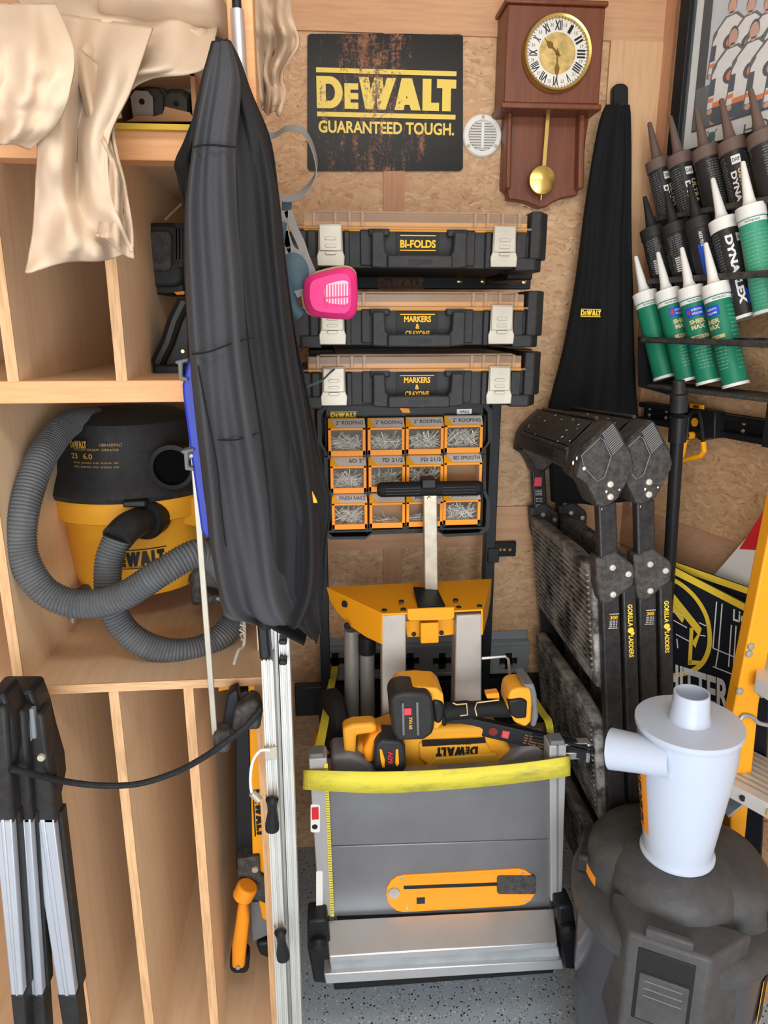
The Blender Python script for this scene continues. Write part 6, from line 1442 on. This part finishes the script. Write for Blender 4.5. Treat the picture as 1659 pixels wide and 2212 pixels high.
obj('board', MB().prism([SP(1440, 1208, -.03), SP(1640, 1278, -.03), SP(1640, 1500, -.03), SP(1440, 1400, -.03)], -sn*.006), M_signb, t); obj('yellow_border', MB().prism([SP(1440, 1208, -.0294), SP(1640, 1278, -.0294), SP(1640, 1292, -.0294), SP(1440, 1224, -.0294)], -sn*.0004), M_yink, t)

# ================================================================ yellow fibreglass ladder at right
YY = 1.14
t = thing('fibreglass_ladder', 'yellow fibreglass step ladder with aluminium steps at the right edge', 'ladder', P(1620, 1850, YY))
M_fib = mat('yellow fibreglass', (236, 160, 36), .4, 0, .05, 8)
obj('front_rail', MB().plate([(1690, 1010), (1750, 1010), (1659, 1420), (1640, 1520), (1606, 1850), (1590, 2100), (1562, 2100), (1578, 1850), (1580, 1560), (1596, 1480)], YY, .03), M_fib, t, bevel=.003)
obj('side_rail', MB().prism([P(x, y, YY+.09) for x, y in ((1600, 1500), (1655, 1480), (1640, 1620), (1604, 1860), (1590, 2080), (1560, 2080), (1570, 1860), (1580, 1660))], (0, .03, 0)), M_fib, t, bevel=.003)
obj('rail_insert', MB().plate([(1566, 1548), (1592, 1552), (1588, 1600), (1570, 1612)], YY-.004, .03), M_alu, t, bevel=.002)
for x, y in ((1622, 1396), (1618, 1412), (1598, 1493)): obj('rivet', MB().lathe(P(x, y, YY), [(.0075, 0), (.006, .003), (.0005, .004)], 16, (0, -1, 0)), M_steel, t)
a, b, c_, d_ = P(1610, 1612, YY+.08), P(1760, 1700, YY+.0), P(1730, 1800, YY-.10), P(1570, 1702, YY-.03)
z_ = (a.z+b.z+c_.z+d_.z)/4
a, b, c_, d_ = [PZ(x, y, .605) for x, y in ((1610, 1612), (1760, 1690), (1740, 1780), (1572, 1690))]
stp = MB().prism([a, b, c_, d_], -Z3*.03); st1 = obj('step', stp, mat('ribbed aluminium step', (214, 210, 206), .45, .2), t, bevel=.002)
gr = MB()
for k in range(7):
    f = .12+k*.12; gr.bar(a+(d_-a)*f+Z3*.001, b+(c_-b)*f+Z3*.001, .003, .003, (0, 0, 1))
obj('step_ribs', gr, M_steel, st1)
n_ = (c_-d_).normalized(); obj('step_badge', MB().box(d_+(c_-d_)*.62-Z3*.016+Vector((-.002, -.002, 0)), (.02, .004, .014), Matrix.Rotation(math.atan2(n_.y, n_.x), 3, 'Z')), M_yelp, st1)
obj('step_rivet', MB().lathe(d_+(c_-d_)*.22-Z3*.015, [(.006, 0), (.006, .003)], 14, (-.3, -1, 0)), M_blk2, st1)
a, b, c_, d_ = [PZ(x, y, .825) for x, y in ((1640, 1400), (1780, 1460), (1760, 1540), (1632, 1462))]
obj('step', MB().prism([a, b, c_, d_], -Z3*.03), bpy.data.materials['ribbed aluminium step'], t, bevel=.002)
obj('brace', MB().bar(P(1634, 1498, YY), P(1700, 1450, YY), .004, .03, (0, 0, 1)), M_galv, t); obj('brace', MB().bar(P(1564, 1754, YY-.02), P(1612, 1716, YY-.02), .004, .03, (0, 0, 1)), M_galv, t, bevel=.001)
obj('spreader', MB().tube(catmull([P(x, y, YY-.004) for x, y in ((1596, 1560), (1606, 1546), (1626, 1550), (1640, 1562), (1670, 1568))], 6), .004, 8), M_galv, t)

# ================================================================ big shop vacuum with cyclone
VZ = .47; vc = PZ(1455, 1920, VZ); VX, VY = vc.x, vc.y; VR = .171
t = thing('shop_vacuum', 'large black shop vacuum with clips and a cyclone separator on its lid at lower right', 'vacuum cleaner', (VX, VY, 0))
c = Vector((VX, VY, 0))
obj('tank', MB().lathe(c, [(.02, .06), (VR*.80, .065), (VR*.83, .09), (VR*.90, VZ*.55), (VR*.905, VZ*.57), (VR*.93, VZ*.58), (VR*.95, VZ-.02), (VR*.9, VZ-.01)], 64), M_tank, t)
M_vac = mat('dusty charcoal vacuum plastic', (62, 63, 65), .48, 0, .1, 7, .1, 220, .22)
lid = obj('lid', MB().lathe(c, [(VR*.97, VZ-.03), (VR*1.02, VZ-.03), (VR*1.03, VZ), (VR*1.0, VZ+.006), (VR*.93, VZ+.010), (.02, VZ+.012)], 72), M_vac, t)
FA = R(-120); FD = Vector((math.cos(FA), math.sin(FA), 0)); FE = Vector((-FD.y, FD.x, 0)); FE = FE if FE.x > 0 else -FE
rs = []
for s, z in ((.93, .0), (.925, .02), (.89, .05), (.80, .075), (.66, .088), (.46, .093), (.02, .093)):
    ring = []
    for k in range(96):
        a = 2*PI*k/96; ca, sa = math.cos(a), math.sin(a); n_ = 2.5; q = (abs(ca)**n_+abs(sa)**n_)**(-1/n_)
        ring.append(c+FE*(ca*q*VR*s)-FD*(sa*q*VR*s*(.62 if sa < 0 else .90)+.008)+Z3*(VZ+.008+z*.85))
    rs.append(ring)
obj('motor_dome', MB().rings(rs), M_vac, t, ang=50)
cy_c = PZ(1462, 1838, VZ+.095)
obj('cyclone_seat', MB().lathe(cy_c+Vector((0, 0, -.03)), [(.112, -.06), (.110, -.02), (.102, .006), (.084, .022), (.066, .029), (.052, .029)], 64), M_vac, t)
for s in (-1, 1):
    obj('air_vent', MB().box(c+FE*(s*VR*.90)+Z3*(VZ+.03), (.024, .09, .035), Matrix.Rotation(FA+R(90), 3, 'Z')), M_blk, t, bevel=.006)
for sg_ in (1, -1):
    d = FD*sg_; e_ = FE
    def q3(x, y, z): return c+e_*x+d*y+Z3*(VZ+z)
    hs = MB()
    hs.add([q3(-.095, .10, .045), q3(-.060, .176, .040), q3(.062, .176, .040), q3(.12, .10, .045), q3(-.10, .12, -.15), q3(-.058, .196, -.19), q3(.058, .196, -.19), q3(.11, .12, -.15)], [(0, 1, 2, 3), (4, 5, 6, 7), (0, 1, 5, 4), (1, 2, 6, 5), (2, 3, 7, 6), (0, 3, 7, 4)])
    hb_ = obj('latch_housing', hs, M_vac, t, bevel=.006, seg=3)
    def fr3(x, z, o=0.): return q3(x, .176+.020*(.040-z)/.23+o, z)
    lw = MB(); pts = [fr3(-.042, .022, .002), fr3(.042, .022, .002), fr3(.042, -.105, .002), fr3(-.042, -.105, .002)]; lw.prism(pts, -d*.008); obj('latch_frame', lw, M_blk2, hb_, bevel=.001)
    lw = MB(); pts = [fr3(-.037, -.018, .006), fr3(.037, -.018, .006), fr3(.037, -.100, .006), fr3(-.037, -.100, .006)]; lw.prism(pts, -d*.007); lf = obj('latch_flap', lw, M_vac, hb_, bevel=.002)
    rg = MB()
    for k in range(3):
        f = .12+.16*k; rg.bar(pts[0]+(pts[3]-pts[0])*f+(pts[1]-pts[0])*.12, pts[0]+(pts[3]-pts[0])*f+(pts[1]-pts[0])*.88, .002, .002)
    obj('grip_ridges', rg, M_gry, lf)
    obj('latch_top', MB().bar(q3(-.036, .166, .046), q3(.036, .166, .046), .018, .014, (0, 0, 1)), M_vac, hb_, bevel=.004)
for px, py in ((-.86, .10),):
    mb = MB(); wpatch(mb, (VX, VY, VZ), (0, 0, 1), (-.97, -.05, 0), VR*.90, 0, .05, .035, .018, .006); obj('yellow_label', mb, M_ora, t)
wl_ = MB(); wpatch(wl_, (VX, VY, 0), (0, 0, 1), (0, -1, 0), VR*.93, .80, VZ-.12, .055, .10, .004); LB = obj('side_label', wl_, M_kink, t)
wl_ = MB(); 
for sx in (-.027, .027): wpatch(wl_, (VX, VY, 0), (0, 0, 1), (0, -1, 0), VR*.93, .80+sx/(VR*.93), VZ-.12, .004, .10, .0046)
wtext(wl_, '', (VX, VY, 0), (0, 0, 1), (0, -1, 0), VR*.93+.004, .80, VZ-.12, .05, .012, lg=True, vert=True); obj('label_print', wl_, M_yink2, LB)
for a in (-140, -40, 40, 140): obj('caster', MB().lathe(c+Vector((math.cos(R(a))*VR*.8-.012, math.sin(R(a))*VR*.8, .028)), [(.01, 0), (.028, .002), (.028, .022), (.01, .024)], 24, (1, 0, 0)), M_rub, t)
obj('base_skirt', MB().lathe(c, [(VR*.6, .04), (VR*.86, .045), (VR*.86, .07), (VR*.8, .075)], 48), M_blk, t)
# cyclone
zt_ = P(1478, 1560, cy_c.y).z; H_ = zt_-cy_c.z; ax_ = Vector((.0, .0, 1))
tl = Vector((P(1480, 1560, cy_c.y).x-cy_c.x, 0, 0))*.5; ax_ = (Vector((tl.x, tl.y, H_))).normalized()
k_ = 1.0
t = thing('cyclone_separator', 'translucent white plastic dust cyclone standing on the black shop vacuum', 'cyclone separator', cy_c)
rt = .5*(P(1585, 1565, cy_c.y)-P(1373, 1565, cy_c.y)).length
b_r = .5*(P(1535, 1840, cy_c.y)-P(1390, 1840, cy_c.y)).length
BD = obj('cone_body', MB().lathe(cy_c, [(b_r*1.0, .0), (b_r*1.0, .004), (b_r*.93, .008), (b_r*.93, .02), (rt*.93, H_*.76), (rt*.945, H_*.96), (rt*.945, H_-.004), (rt*.6, H_-.004)], 64, ax_), M_poly, t)
obj('top_flange', MB().lathe(cy_c, [(rt*.86, H_-.008), (rt*1.0, H_-.006), (rt*1.0, H_+.002), (rt*.93, H_+.003), (rt*.3, H_+.006)], 64, ax_), M_poly, t)
obj('outlet_pipe', MB().lathe(cy_c, [(.034, H_+.004), (.030, H_+.02), (.0275, H_+.054), (.025, H_+.054), (.025, H_+.0)], 40, ax_, cap=False), M_poly, t)
ip = cy_c+ax_*(H_*.80); e1 = P(1320, 1617, cy_c.y+.02); e1.z = e1.z
ip = P(1450, 1640, cy_c.y-.04); dr = (ip-e1); obj('inlet_pipe', MB().lathe(e1, [(.031, 0), (.034, 0), (.031, dr.length*.5), (.030, dr.length*1.0), (.024, dr.length*1.0), (.027, 0)], 36, dr, cap=False), M_poly, t)
lb = MB(); wpatch(lb, cy_c, ax_, (-1, .18, 0), (b_r*.93+rt*.86)/2*1.0, .0, H_*.44, .05, H_*.50, .003)
# the label follows the cone
vs = lb.v
for i in range(len(vs)):
    hh = (vs[i]-cy_c).dot(ax_); rad = b_r*.93+(rt*.93-b_r*.93)*((hh-.02)/(H_*.76-.02)); q = vs[i]-cy_c-ax_*hh; vs[i] = cy_c+ax_*hh+q.normalized()*(rad+.0008)
LB = obj('orange_label', lb, M_ora, t)
lb = MB(); wtext(lb, 'DUST DEPUTY', cy_c, ax_, (-1, .18, 0), (b_r*.93+rt*.86)/2, 0, H_*.44, H_*.42, .022, .04, False, True); vs = lb.v
for i in range(len(vs)):
    hh = (vs[i]-cy_c).dot(ax_); rad = b_r*.93+(rt*.93-b_r*.93)*((hh-.02)/(H_*.76-.02)); q = vs[i]-cy_c-ax_*hh; vs[i] = cy_c+ax_*hh+q.normalized()*(rad+.0016)
obj('lettering', lb, M_kink, LB)
for o in bpy.data.objects:
    if '_loc' in o: del o['_loc']
